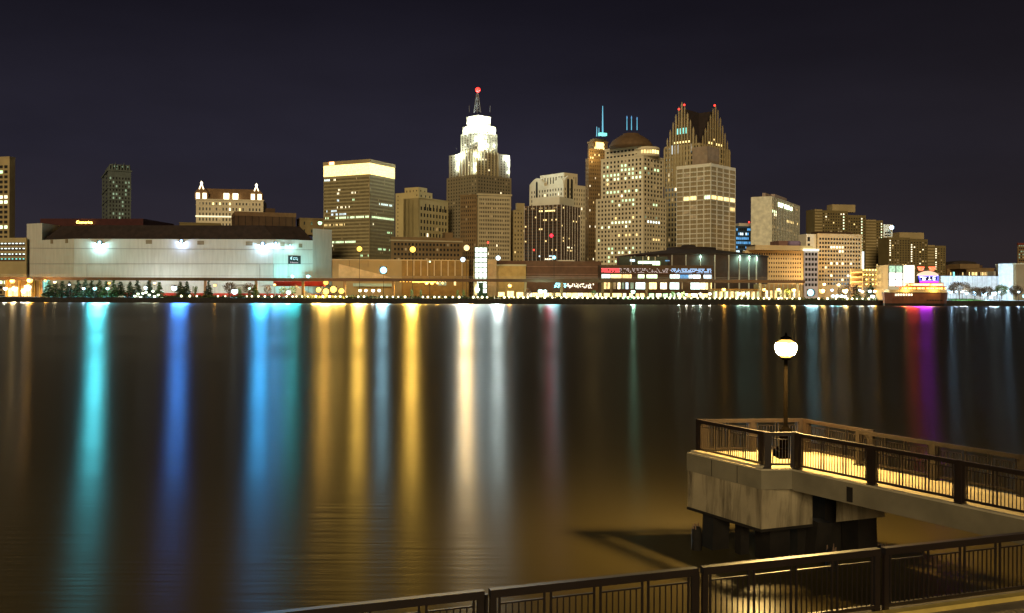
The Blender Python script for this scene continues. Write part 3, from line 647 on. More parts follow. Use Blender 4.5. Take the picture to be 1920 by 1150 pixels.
m = MB(); m.box(x0-.45,x0+.25,y0-.45,y0+.25,0,zc0-.1); m.build('corner_pier', TAN2, B.root)
m = MB(); m.box(-1.1,-.52,B.sol('L',620.5,0),B.sol('L',617.5,0),zc1+.5,z1+.2); m.box(-1.1,-.52,B.sol('L',626,0),B.sol('L',621.3,0),zc1+.5,z1+.2); m.build('red_sign', glow('red_sign', (1.0,.35,.12), 8.0), B.root)
B.finish()
# 8. tan block with stepped top
B = Bld('stepped_building', 'tan stone building with a stepped top, right of the yellow crowned tower', 785, 930, 33, mat('ochre_limestone', (.50,.39,.18), var=.1, scale=.06))
B.vol(741, 786, 360, gl=dict(nc=6, nr=26, fw=.25, fh=.4, m0=.02, m1=.02, skip=lambda r,c: c in (1,2,3,4) and r < 40)); 
B.vol(758, 800, 350, 362, 3, 3, gl=dict(nc=4, nr=1, fw=.3, fh=.4), gr=dict(nc=2, nr=1, fw=.3, fh=.4))
B.vol(772, 810, 358.5, 372, 1.5, 1.5, gr=dict(nc=3, nr=1, fw=.3, fh=.4))
x = B.vol(785, 840, 370, gr=dict(nc=9, nr=14, fw=.55, fh=.55, zt=384, rnd=[('d',.04),('w',.02)]), depth=20)
for k in range(6): part_box(B, 'arcade_window', (x[1]*(.2+k*.13), x[1]*(.2+k*.13)+1.8, -.04, .2, B.z(393), B.z(381)), GLASS)
B.cornice(x, .9, .5); B.finish()

# 9. the tall tower with the white floodlit top
B = Bld('skyscraper', 'tall stepped stone skyscraper with a blazing white floodlit top and red ball on its mast', 893, 960, 48, mat('umber_stone', (.215,.172,.105), var=.12, scale=.06))
B.vol(836.5, 958, 327, gl=dict(nc=11, nr=36, fw=.42, fh=.5, m0=.0, rnd=[('d',.03),('w',.01)]), gr=dict(nc=12, nr=36, fw=.45, fh=.5, rnd=[('d',.03),('w',.012)]))
for lp, rp_, tp_, bt, pc, n, r in ((841, 955, 282, 328, 3.0, 9, 9), (862.5, 931.5, 243, 284, 8.0, 6, 9)):
    B.vol(lp, rp_, tp_, bt, pc, pc, gl=dict(nc=n, nr=r, fw=.38, fh=.6, rnd=[('w',.10)]), gr=dict(nc=n+1, nr=r, fw=.38, fh=.6, rnd=[('w',.08)]))
B.vol(866, 928.5, 229, 244, 8.5, 8.5, gl=dict(nc=5, nr=2, fw=.3, fh=.7), gr=dict(nc=5, nr=2, fw=.3, fh=.7))
x = B.vol(873.5, 918.5, 211.5, 230, 9.0, 9.0, gl=dict(nc=5, nr=2, fw=.25, fh=.7), gr=dict(nc=5, nr=2, fw=.25, fh=.7))
B.cornice(x, .8, .4)
for q in range(7):                                     # stone buttresses that run up through the setbacks
    for face in 'LR':
        pc = 3.0; a = 3 + q*4.6
        bx = (pc-.5, pc+.3, a, a+1.3, B.z(330), B.z(275) - abs(q-3)*1.0) if face == 'L' else (a, a+1.3, pc-.5, pc+.3, B.z(330), B.z(275) - abs(q-3)*1.0)
        part_box(B, 'buttress', bx, TAN2)
def wash(face, px, py, pc, I, off=2.2, col=(0.74, 0.96, 1.0)):
    """floodlight standing on a setback ledge of the tower, off metres in front of its wall"""
    q = B.sol(face, px, pc); p = B.root.matrix_basis @ Vector(B.pt(face, q, B.z(py), pc, off))
    lamp_light(B.root, p, col, I*12.57*KW, 0.4, name='ledge_light')
    b = MB(); b.box(p.x-.5, p.x+.5, p.y-.3, p.y+.3, p.z-1.5, p.z-.6); b.build('ledge_floodlight', BLACKM, B.root, world=True)
for f_, px, py, pc, I in (('L',878,226,9,420),('L',888,224,9,420),('L',883,217,9,420),('R',898,224,9,420),('R',908,225,9,420),('R',914,218,9,420),('R',902,216,9,420),
    ('L',871,238,8.5,420),('L',881,238,8.5,420),('L',889,238,8.5,420),('R',897,237,8.5,420),('R',907,238,8.5,420),('R',918,238,8.5,420),('R',925,238,8.5,350),
    ('L',890,258,8,240),('R',897,254,8,500),('R',904,262,8,500),('R',900,274,8,500),('R',908,270,8,300),('R',926,266,8,110),
    ('L',891,290,3,300),('R',895,292,3,300),('L',890,308,3,150),('L',890,319,3,110),
    ('L',858,270,3,160),('L',857,286,3,420),('L',867,288,3,330),('L',858,300,3,240),('L',857,312,3,120),('L',872,281,8,150),
    ('R',949,289,3,300),('R',953,290,3,300),('R',954,302,3,150),('R',954,315,3,110)): wash(f_, px, py, pc, I)
m = MB(); tip = B.local(895, 175, 20); bs = B.local(895, 211, 20)
for sx, sy in ((-1,-1),(1,-1),(1,1),(-1,1)): m.beam((bs.x+sx*2.6,bs.y+sy*2.6,bs.z), (tip.x+sx*.6,tip.y+sy*.6,tip.z), .45, .45)
for k in range(7):
    f0 = k/7; w0 = 2.6-2.0*f0; w1 = 2.6-2.0*(f0+1/7); z0_ = bs.z+(tip.z-bs.z)*f0; z1_ = bs.z+(tip.z-bs.z)*(f0+1/7)
    for sx, sy, ux, uy in ((-1,-1,1,-1),(1,-1,1,1),(1,1,-1,1),(-1,1,-1,-1)): m.beam((bs.x+sx*w0,bs.y+sy*w0,z0_), (bs.x+ux*w1,bs.y+uy*w1,z1_), .3, .3)
m.build('lattice_mast', STEEL, B.root)
m = MB(); c = B.local(896, 169, 20); m.ball((c.x,c.y,c.z), 2.7, 14, 8); m.build('beacon_ball', glow('red_ball', (1.0,.03,.02), 3.5, sample=True), B.root)
for px in (880, 919):
    c = B.local(px, 211, 12); m = MB(); m.tube((c.x,c.y,c.z), (c.x,c.y,c.z+7), .2, n=6); m.build('aerial', STEEL, B.root)
B.finish()
# in front of it: two older office blocks
B = Bld('old_office_block', 'dark brown office block squeezed in front of the white topped skyscraper', 893, 902, 25, BROWN); x = B.vol(862.5, 895.5, 365, gl=dict(nc=7, nr=24, fw=.4, fh=.5, rnd=[('d',.03)])); B.cornice(x, 1.2, .7); B.finish()
B = Bld('old_office_block', 'tan office block with wide cornice in front of the white topped skyscraper', 896, 898, 75, TAN)
x = B.vol(894, 957, 363.5, gr=dict(nc=18, nr=24, fw=.52, fh=.52, zt=370, rnd=[('d',.03),('w',.012)]), depth=30); B.cornice(x, 1.5, 1.0); B.cornice(x, .6, .4, z=B.z(387), name='belt_course'); B.finish()
# 10. long low brown block with a lit cornice
B = Bld('low_building', 'long dark brown block with a pale cornice, below the stepped tan building', 733, 830, 72, BROWN)
x = B.vol(731, 866, 444, gr=dict(nc=19, nr=5, fw=.55, fh=.5, zt=453, zb=500, rnd=[('d',.06)])); B.cornice(x, .9, .8, z=B.z(450), m=TAN, name='cornice')
m = MB(); m.box(B.sol('R',835,2), B.sol('R',850,2), 4, 14, x[5]+.02, B.z(433)); m.build('roof_house', BROWN, B.root); B.finish()
B = Bld('narrow_building', 'narrow dark building just right of the white topped skyscraper', 958, 935, 75, BROWN); B.vol(957.3, 970, 395, gr=dict(nc=3, nr=22, fw=.4, fh=.5)); B.finish()
B = Bld('narrow_building', 'tan building with small windows left of the dark ribbed tower', 962, 915, 75, TAN2); x = B.vol(960.5, 986, 394, gr=dict(nc=4, nr=20, fw=.35, fh=.45, rnd=[('d',.05),('y',.02)])); B.vol(968, 981, 381, 394, 3, 3)
part_box(B, 'roof_lamp', (B.sol('R',973.2,0), B.sol('R',975.2,0), -.6, -.1, x[5]+.2, x[5]+1.3), WIN['t']); part_box(B, 'roof_lamp', (B.sol('R',977.5,0), B.sol('R',980,0), -.6, -.1, x[5]+.2, x[5]+1.5), WIN['C']); B.finish()
# 12. gothic block with arched gables
B = Bld('gothic_office_block', 'buff office block with round gables, rising behind the dark ribbed tower', 1056, 1000, 50, BUFF)
x = B.vol(992, 1098, 345, gl=dict(nc=12, nr=24, fw=.42, fh=.55, zt=350, rnd=[('d',.05),('w',.03)]), gr=dict(nc=9, nr=24, fw=.42, fh=.55, zt=350, rnd=[('d',.04),('w',.02)]))
def arch_gable(B, face, p0, p1, ptop, pbase, m, name='gable'):
    q0, q1 = B.sol(face, p0, 0), B.sol(face, p1, 0); zb, zt_ = B.z(pbase)+.02, B.z(ptop); n = 9; mb = MB(); f_ = []; k_ = []
    for i in range(n+1):
        q = q0 + (q1-q0)*i/n; zz = zb + (zt_-zb)*(0.35 + 0.65*math.sin(math.pi*i/n)); f_.append(B.pt(face,q,zz,0,.25)); k_.append(B.pt(face,q,zz,0,-3.0))
    lo_ = [B.pt(face,q1,zb,0,.25), B.pt(face,q0,zb,0,.25)]; lk = [B.pt(face,q1,zb,0,-3.0), B.pt(face,q0,zb,0,-3.0)]
    r1, r2 = f_+lo_, k_+lk; k = len(r1); mb.add(r1+r2, [tuple(range(k)), tuple(range(2*k-1,k-1,-1))] + [(i,(i+1)%k,k+(i+1)%k,k+i) for i in range(k)])
    return mb.build(name, m, B.root)
arch_gable(B, 'L', 992.5, 1020, 328, 345, BUFF); arch_gable(B, 'L', 1040, 1055.5, 332, 345, BUFF); arch_gable(B, 'R', 1057, 1078, 328, 345, BUFF)
for face, px in (('L',1006),('R',1064),('R',1071)):
    q = B.sol(face, px, 0); m = MB(); zt_, zb_ = B.z(334), B.z(372)
    pr = [(-1.6,zb_),(1.6,zb_),(1.6,zt_-1.5),(.8,zt_-.3),(0,zt_),(-.8,zt_-.3),(-1.6,zt_-1.5)]
    m.add([B.pt(face,q+a,c,0,.30) for a,c in pr], [tuple(range(7))]); m.build('arched_window', GLASS, B.root)
B.vol(1012, 1082, 322, 345, 5, 5, gl=dict(nc=8, nr=1, fw=.4, fh=.6), gr=dict(nc=6, nr=1, fw=.4, fh=.6)); B.finish()
# 13. dark glass tower with pale ribs
B = Bld('ribbed_tower', 'dark glass tower with thin pale ribs and a white box on its roof', 1052, 845, 30, DKBROWN)
LT = [(0,.02,.98,'d',.35),(1,.4,.98,'Y',.72),(3,.3,.36,'y',1),(4,.5,1,'y',.5),(7,.4,.48,'y',.8),(11,.5,.6,'y',.8),(11,.02,.06,'y',1),(14,.7,.9,'y',.5),(16,.3,.8,'c',.25),(17,.55,.8,'w',.5)]
x = B.vol(983, 1087, 383.5, gl=dict(nc=18, nr=20, fw=.8, fh=.5, zt=386, zb=500, m0=0, m1=0, lit=LT, rnd=[('y',.01)]), gr=dict(nc=13, nr=20, fw=.8, fh=.5, zt=386, zb=500, m0=0, m1=0, lit=[(4,.2,1,'y',.35),(6,.0,.1,'Y',1),(9,.7,.9,'w',.5),(12,.6,.8,'y',.5),(13,.3,.6,'w',.5),(14,.2,.6,'y',.4)], rnd=[('y',.015)]))
RIB = mat('pale_rib', (0.55,0.47,0.40))
for face, n in (('L',10),('R',8)):
    end = x[3] if face == 'L' else x[1]
    for k in range(n):
        q = end*k/(n-1); bx = (-.5,-.02,q-.22,q+.22,0,x[5]) if face == 'L' else (q-.22,q+.22,-.5,-.02,0,x[5]); part_box(B, 'rib', bx, RIB)
m = MB(); m.box(4, x[1]-4, 4, x[3]-6, x[5]+.02, B.z(367.5)); m.build('roof_house', PALE, B.root); B.finish()
# 14. old tower with the amber lit ledge and blue lit mast
B = Bld('setback_tower', 'slim brown tower with an amber lit top and a blue lit mast', 1103, 960, 62, BROWN)
B.vol(1097, 1135, 297, gl=dict(nc=3, nr=34, fw=.4, fh=.5, rnd=[('d',.05),('y',.02)]), gr=dict(nc=9, nr=34, fw=.4, fh=.5, rnd=[('w',.06),('y',.04)]))
B.vol(1101, 1137, 278, 298, 1.5, 1.5, gr=dict(nc=8, nr=3, fw=.4, fh=.6, rnd=[('Y',.25)])); x = B.vol(1111, 1138, 262, 279, B.sol('R',1112,4), 4, depth=11, gr=dict(nc=6, nr=2, fw=.5, fh=.6, rnd=[('Y',.4)])); B.cornice(x, 1.0, .6)
x = B.vol(1113, 1136, 257, 262, B.sol('R',1114,5), 5, depth=9); amb = glow('amber_light_glow', (1.0,.60,.14), 5.0)  # amber light on the tower top put in as a glowing box
part_box(B, 'lit_top_glow', (B.sol('R',1116,4), B.sol('R',1130,4), 3.6, 3.95, B.z(276), B.z(264)), amb)
for px, py in ((1104,286),(1117,288),(1121,290)): lamp_light(B.root, P(px, py, B.Y-6), (1.0,.7,.25), 5000, .5, name='ledge_light')
m = MB(); a, c = B.local(1130,256,6), B.local(1130,199,6); m.tube(a, c, .9, .35, 8); m.build('mast', glow('blue_lit_mast', (.12,.6,.85), .9), B.root)  # blue light on masts and aerials put in as emission
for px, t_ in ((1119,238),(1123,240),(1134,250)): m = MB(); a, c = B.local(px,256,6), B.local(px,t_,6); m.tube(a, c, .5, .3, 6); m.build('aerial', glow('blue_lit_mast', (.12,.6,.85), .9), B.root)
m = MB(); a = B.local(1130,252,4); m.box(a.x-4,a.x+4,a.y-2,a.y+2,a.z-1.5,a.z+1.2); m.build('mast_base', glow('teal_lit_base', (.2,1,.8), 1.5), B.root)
B.finish()
# 15. round topped tower
B = Bld('round_topped_tower', 'buff stone tower with a low dome, three masts and a round corner bay', 1206, 862, 42, BUFF)
lit1 = [(1,.05,.2,'g',.8),(1,.4,.8,'g',.6),(2,.5,1,'g',.5),(3,0,1,'g',.8),(4,.1,1,'G',.8),(5,0,.2,'y',.3),(7,.1,.9,'g',.6),(8,0,1,'w',.15)]
B.vol(1116.5, 1249, 367, gl=dict(nc=13, nr=23, fw=.5, fh=.52, lit=[(0,.3,.9,'g',.5),(1,.4,.7,'G',.3),(4,0,1,'y',.2),(5,.2,.8,'G',.65),(6,.1,.7,'G',.5),(8,.5,.9,'y',.3),(11,.2,.9,'g',.4),(12,.3,.8,'G',.75),(13,.2,1,'g',.6),(14,0,1,'g',.4)], rnd=[('d',.05),('g',.03)]),
      gr=dict(nc=8, nr=23, fw=.58, fh=.5, lit=[(1,.2,.6,'g',.3),(4,.0,.4,'y',.4),(5,0,.75,'C',.85),(9,0,.8,'y',.4),(13,.2,.8,'g',.3)], rnd=[('d',.04),('e',.04)]))
x = B.vol(1126, 1243, 290, 368, 1.2, 1.2, gl=dict(nc=11, nr=9, fw=.5, fh=.55, zt=294, lit=lit1, rnd=[('d',.04)]), gr=dict(nc=6, nr=9, fw=.6, fh=.55, zt=294, lit=[(1,0,1,'w',.3),(2,0,1,'g',.25),(3,0,.5,'e',.4)], rnd=[('d',.03)]))
B.cornice(x, .8, .5)
x = B.vol(1133, 1234, 270, 291, 5, 5, gl=dict(nc=9, nr=2, fw=.65, fh=.42, m0=.1)); B.cornice(x, 1.0, .5)
c = B.local(1213, 280, 16); m = MB(); m.lathe((c.x,c.y,0), [(11.8,B.z(290)+.05),(11.8,B.z(286)),(11.0,B.z(286)),(11.0,B.z(278.5)),(12.0,B.z(278.5)),(12.0,B.z(275)),(11.2,B.z(272.5))], 28); m.build('corner_bay', BUFF, B.root)
for k in range(11):
    a = R(190 + k*13.5) + 0.0; px_, py_ = c.x+11.04*math.cos(a), c.y+11.04*math.sin(a)
    o = bpy.data.objects.new('window', unit_pane('Y' if 3 < k < 8 else 'y')); COL.objects.link(o); o.parent = B.root
    o.location = (px_, py_, (B.z(285.6)+B.z(279))/2); o.rotation_euler = (0,0,a+math.pi/2); o.scale = (1.9,1,B.z(279)-B.z(285.6)); o['label'] = 'brightly lit round bay window'
c = B.local(1183, 270, 22); m = MB(); m.lathe((c.x,c.y,0), [(20.5,B.z(271)),(20.3,B.z(266)),(17.5,B.z(258)),(12,B.z(250)),(8,B.z(246)),(7.6,B.z(244)),(.2,B.z(243.6))], 32); m.build('dome', mat('copper_brown_dome', (.13,.075,.035)), B.root)
for px, t_ in ((1175.5,222),(1184,222),(1194.5,224)):
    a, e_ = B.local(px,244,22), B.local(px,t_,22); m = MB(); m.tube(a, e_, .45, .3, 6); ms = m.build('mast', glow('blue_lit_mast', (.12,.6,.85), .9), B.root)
    m = MB(); m.tube(e_ - Vector((0,0,.1)), e_ + Vector((0,0,2.2)), .7, .2, 6); m.build('mast_light', WIN['b'], ms)
B.finish()
# 16. twin gabled gothic skyscraper
B = Bld('gabled_skyscraper', 'tall dark skyscraper with two spiky gothic gables and red lights on its tips', 1311, 1000, 42, TAN2)
x = B.vol(1245, 1367, 268, gl=dict(nc=11, nr=30, fw=.6, fh=.62, m0=.01, m1=.01, lit=[(0,.2,.62,'G',.0),(5,.1,.2,'w',.8),(5,.55,.9,'w',.5),(6,.1,.9,'y',.25),(6,.6,.8,'g',.9),(8,.3,.9,'w',.3),(11,.1,.3,'y',.6),(12,.4,.9,'y',.2),(18,.1,.9,'d',.3)], rnd=[('d',.05)]),
      gr=dict(nc=9, nr=30, fw=.6, fh=.62, m0=.01, m1=.01, lit=[(1,.0,.9,'w',.1),(4,.2,.3,'y',1)], rnd=[('d',.03)]))
x0,x1,y0,y1,z0,z1 = x; RM = mat('dark_slate_roof', (.035,.024,.02))
def roof_profile(face, e0, e1, zr, deep, ins):        # dark gabled roof that runs back behind a gable
    m = MB(); q = (e0+e1)/2
    f_ = [B.pt(face,e0+ins,z1,ins+.5), B.pt(face,e1-ins,z1,ins+.5), B.pt(face,q+3,zr,ins+.5), B.pt(face,q-3,zr,ins+.5)]
    k_ = [B.pt(face,e0+ins,z1,ins+deep), B.pt(face,e1-ins,z1,ins+deep), B.pt(face,q+3,zr,ins+deep), B.pt(face,q-3,zr,ins+deep)]
    m.add(f_+k_, [(0,1,2,3),(7,6,5,4),(0,4,5,1),(1,5,6,2),(2,6,7,3),(3,7,4,0)]); m.build('roof', RM, B.root)
roof_profile('L', y0, y1, B.z(200), x1-6, 2.0); roof_profile('R', x0, x1, B.z(201), y1-6, 3.0)
for face, e1, peak in (('L', y1, 191), ('R', x1, 193)):
    n = 12; zb = B.z(345); zp = B.z(peak)
    for k in range(n+1):                              # fins that climb in steps to the peak
        q = 0.4 + (e1-0.8)*k/n; t_ = 1-abs(k-n/2)/(n/2); top = z1-6 + (zp-z1+6)*(t_**0.92) + (3 if k != n/2 else 0)
        w_ = 1.9 if k % 2 == 0 else 1.3
        bx = (-.9,-.03,q-w_/2,q+w_/2,zb,top) if face == 'L' else (q-w_/2,q+w_/2,-.9,-.03,zb,top); m = MB(); m.box(*bx)
        cx_ = ((bx[0]+bx[1])/2, (bx[2]+bx[3])/2); m.add([(bx[0],bx[2],top),(bx[1],bx[2],top),(bx[1],bx[3],top),(bx[0],bx[3],top),(cx_[0],cx_[1],top+3.0)], [(0,1,4),(1,2,4),(2,3,4),(3,0,4)])
        m.build('stepped_fin', TAN2, B.root)
        if k < n:
            q2 = 0.4 + (e1-0.8)*(k+1)/n; t2 = 1-abs(k+.5-n/2)/(n/2); tp_ = z1-7+(zp-z1-4)*(t2**0.92)
            if tp_ > z1:
                m = MB(); m.add([B.pt(face,q+.5,z1+.02,0,-.35), B.pt(face,q2-.5,z1+.02,0,-.35), B.pt(face,q2-.5,tp_,0,-.35), B.pt(face,q+.5,tp_,0,-.35), B.pt(face,q+.5,z1+.02,0,-1.6), B.pt(face,q2-.5,z1+.02,0,-1.6), B.pt(face,q2-.5,tp_,0,-1.6), B.pt(face,q+.5,tp_,0,-1.6)], [(0,1,2,3),(7,6,5,4),(0,3,7,4),(1,5,6,2),(3,2,6,7)])
                m.build('gable_panel', mat('dark_gable_panel', (.075,.055,.035)), B.root)
                def lit_pane(za, zc, key):
                    o = bpy.data.objects.new('window', unit_pane(key)); COL.objects.link(o); o.parent = B.root
                    o.location = B.pt(face,(q+q2)/2,(za+zc)/2,0,-.30); o.rotation_euler = (0,0,0 if face == 'R' else R(90)); o.scale = (abs(q2-q)-1.5,1,zc-za)
                if face == 'L' and 4 <= k <= 7: lit_pane(B.z(247), B.z(236), 't')
                if face == 'L' and 3 <= k <= 8: lit_pane(B.z(264.5), B.z(261), 'Y')
                if face == 'R' and k in (3,4,6,7,8): lit_pane(B.z(265.5), B.z(261.5), 'Y')
                if face == 'R' and k == 5: lit_pane(B.z(257), B.z(254), 'y')
for k in range(2,9):                                   # tall lit slots under the left gable
    q = y0 + (y1-y0)*(k+.9)/11.5; o = bpy.data.objects.new('window', unit_pane('c')); COL.objects.link(o); o.parent = B.root
    o.location = (-.02, q, (B.z(284)+B.z(267))/2); o.rotation_euler = (0,0,R(90)); o.scale = (1.2,1,B.z(267)-B.z(284))
B.finish(80)
for px, py, lb_ in ((1283,197,'red warning light beside the left peak of the gabled skyscraper'),(1273,205,'red warning light low on the left gable of the gabled skyscraper'),(1340,198,'red warning light on the right peak of the gabled skyscraper')): beacon(px, py, 996, lb_, 1.1, mast=3)
# 17. pale lattice tower
B = Bld('lattice_tower', 'pale office tower covered by a square white lattice, with a plain box on its roof', 1332, 838, 42, PALE)
PB = mat('bronze_spandrel', (0.33,0.255,0.14), var=0.15, scale=.2); WIN['p'] = PB
x = B.vol(1267.5, 1378.5, 306, gl=dict(nc=5, nr=21, fw=.86, fh=.77, zt=311, zb=500, m0=.0, m1=0, dark='p', dep=.3, lit=[(6,.1,.55,'Y',.85),(6,.8,1,'G',.8),(9,0,.5,'d',.3),(11,.2,.6,'d',.4)], rnd=[('d',.03)]),
   gr=dict(nc=4, nr=21, fw=.86, fh=.77, zt=311, zb=500, m0=0, m1=0, dark='p', dep=.3, lit=[(6,.0,1,'Y',.9),(8,.8,1,'y',1)], rnd=[('d',.02)]))
m = MB(); x0,x1,y0,y1,z0,z1 = x; m.box(-.35,.3,-.35,.3,0,z1+.3); m.build('corner_pier', PALE, B.root)
MUL = mat('bronze_mullion', (.26,.20,.115))
for face, e1 in (('L',y1),('R',x1)):
    for k in range(21 if face == 'L' else 17):
        n = 20 if face == 'L' else 16; q = e1*(k+.5)/(n+1)
        bx = (-.06,.14,q-.09,q+.09,B.z(498),B.z(313)) if face == 'L' else (q-.09,q+.09,-.06,.14,B.z(498),B.z(313))
        part_box(B, 'mullion', bx, MUL)
c0_, c1_ = B.sol('L',1297,9), B.sol('R',1348,9); m = MB(); m.box(9,c1_,9,c0_,z1+.02,B.z(269.5)); m.build('roof_house', mat('taupe_cladding', (.30,.22,.15)), B.root); B.finish()
# 18. blue lit glass block
B = Bld('blue_glass_building', 'dark glass building washed in blue light, beside the pale lattice tower', 1379, 950, 80, mat('blue_spandrel', (.04,.08,.14)))
x = B.vol(1377.5, 1408, 424, gr=dict(nc=8, nr=16, fw=.9, fh=.55, lit=[(1,0,1,'c',.4),(2,0,1,'b',.9),(3,0,1,'b',.8),(5,0,1,'c',.25),(7,.0,1,'b',.5),(9,.3,.9,'c',.5)], rnd=[('b',.38)]))
m = MB(); m.box(B.sol('R',1385,4), B.sol('R',1407,4), 4, 20, x[5]+.02, B.z(418)); m.build('roof_house', PALE, B.root); B.finish()
beacon(1404.5, 417, 948, 'red roof light on the blue glass building', .9)
# 19. blank stone slab with finned front
B = Bld('finned_tower', 'pale tower with a blank marble end wall and a front of thin white fins', 1447, 890, 30, STONEL)
x = B.vol(1407.5, 1499, 368, gr=dict(nc=18, nr=26, fw=.56, fh=.86, zb=520, zt=369.5, m0=.0, m1=.0, dark='.', lit=[(4,0,.15,'G',.6),(5,.05,.2,'w',.5),(6,.5,1,'y',.6),(9,0,.7,'d',.4)], rnd=[('d',.06)]))
m = MB(); x0,x1,y0,y1,z0,z1 = x
m.box(B.sol('R',1452,6), B.sol('R',1470,6)+10, 6, y1*.5, z1+.02, B.z(357.5)); m.box(10, B.sol('R',1452,6)-.1, 9, y1*.6, z1+.02, B.z(359)); m.build('roof_house', mat('rosy_cladding', (.38,.28,.22)), B.root)
SG = glow('pale_green_sign', (.80,1.0,.62), 4.0); m = MB(); q0 = B.sol('R',1458.5,0); q1 = B.sol('R',1484,0); zz = B.z(378)
for f0,f1,h0,h1 in ((0,.06,-2,2),(.06,.14,-.5,1.2),(.14,.20,-2,2),(.22,.28,-2,2),(.28,.36,0,2),(.46,.52,-2,2),(.52,.58,-2,-.6),(.58,.63,-2,2),(.63,.70,-2,-.6),(.72,.78,-2,2),(.78,.86,-.6,.8),(.86,.92,-2,1.2),(.94,1,-2,1.6)): m.box(q0+(q1-q0)*f0, q0+(q1-q0)*f1, -.5, -.05, zz+h0-.9, zz+h1-.9)
m.build('sign_lettering', SG, B.root); B.finish()
# 20. low warm office block with brown roof houses
B = Bld('low_office_block', 'warm lit low office block with a brown roof house, right of the round hall', 1396, 800, 78, ORANGE)
x = B.vol(1392, 1506, 470, gr=dict(nc=23, nr=7, fw=.52, fh=.42, zt=472, zb=530, lit=[(2,.3,.4,'y',.6),(3,.28,.42,'w',.5),(4,.3,.42,'Y',.5)], rnd=[('d',.03)]))
x2 = B.vol(1416, 1505, 461, 470, 3, 3, gr=dict(nc=22, nr=1, fw=.55, fh=.62, zt=462.5, skip=lambda r,c: 10 <= c <= 13)); B.cornice(x2, .5, .7, m=DKBROWN)
q = B.sol('R',1460,8); m = MB(); m.box(q, B.sol('R',1482,8), 8, 24, x2[5]+.3, B.z(449.5)); m.build('roof_house', mat('plum_brown_cladding', (.24,.13,.10)), B.root)
c = B.local(1489, 455, 16); m = MB(); m.lathe((c.x,c.y,0), [(5.5,x2[5]+.3),(5.5,B.z(452)),(4.5,B.z(450)),(.2,B.z(449.6))], 20); m.build('round_roof_house', mat('violet_grey_cladding', (.26,.19,.30)), B.root); B.finish()
# 21. white stair tower / 22. orange lit office slab
B = Bld('stair_block', 'narrow lavender white block with stacked dark windows between two warm lit offices', 1508, 795, 80, mat('lavender_concrete', (.60,.55,.66), var=.06))
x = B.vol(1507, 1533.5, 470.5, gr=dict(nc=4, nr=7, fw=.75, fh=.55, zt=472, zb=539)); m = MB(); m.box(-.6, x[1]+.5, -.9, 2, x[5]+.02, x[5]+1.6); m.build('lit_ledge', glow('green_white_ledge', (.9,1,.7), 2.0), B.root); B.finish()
B = Bld('office_slab', 'broad office slab lit orange from the street, with a grid of square windows', 1532.5, 835, 74, ORANGE)
x = B.vol(1508, 1616, 438.5, gl=dict(nc=3, nr=5, fw=.0, fh=.0), gr=dict(nc=15, nr=12, fw=.72, fh=.52, zt=444, zb=536, lit=[(0,.05,.2,'w',.4),(2,.3,1,'w',.65),(3,.4,.6,'w',.3),(6,.2,.9,'w',.45),(9,.6,1,'C',.8),(10,.7,1,'w',.5)], rnd=[('d',.05),('w',.03)])) if False else B.vol(1531.8, 1616, 438.5, gr=dict(nc=15, nr=12, fw=.72, fh=.52, zt=444, zb=536, lit=[(0,.05,.2,'w',.4),(2,.3,1,'w',.65),(3,.4,.6,'w',.3),(6,.2,.9,'w',.45),(9,.6,1,'C',.8),(10,.7,1,'w',.5)], rnd=[('d',.05),('w',.03)]))
B.cornice(x, .6, .3)
m = MB(); q = B.local(1507, 438, 3); m.box(q.x, -.05, 2, 14, 0, x[5]-.3); m.build('end_bay', PALE, B.root)
for py0, py1 in ((445,453),(457,463)):
    a = B.local(1511, py1, 1.9); c = B.local(1516.5, py0, 1.9); m = MB(); m.box(a.x,c.x,1.9,1.98,a.z,c.z); m.build('window', GLASS, B.root)
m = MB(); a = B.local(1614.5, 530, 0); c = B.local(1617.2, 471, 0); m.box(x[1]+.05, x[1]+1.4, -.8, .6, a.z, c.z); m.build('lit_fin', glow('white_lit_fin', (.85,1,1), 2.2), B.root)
m = MB(); m.box(4, x[1]-6, 5, 16, x[5]+.02, x[5]+2.4); m.build('roof_house', DKBROWN, B.root)
B.finish()
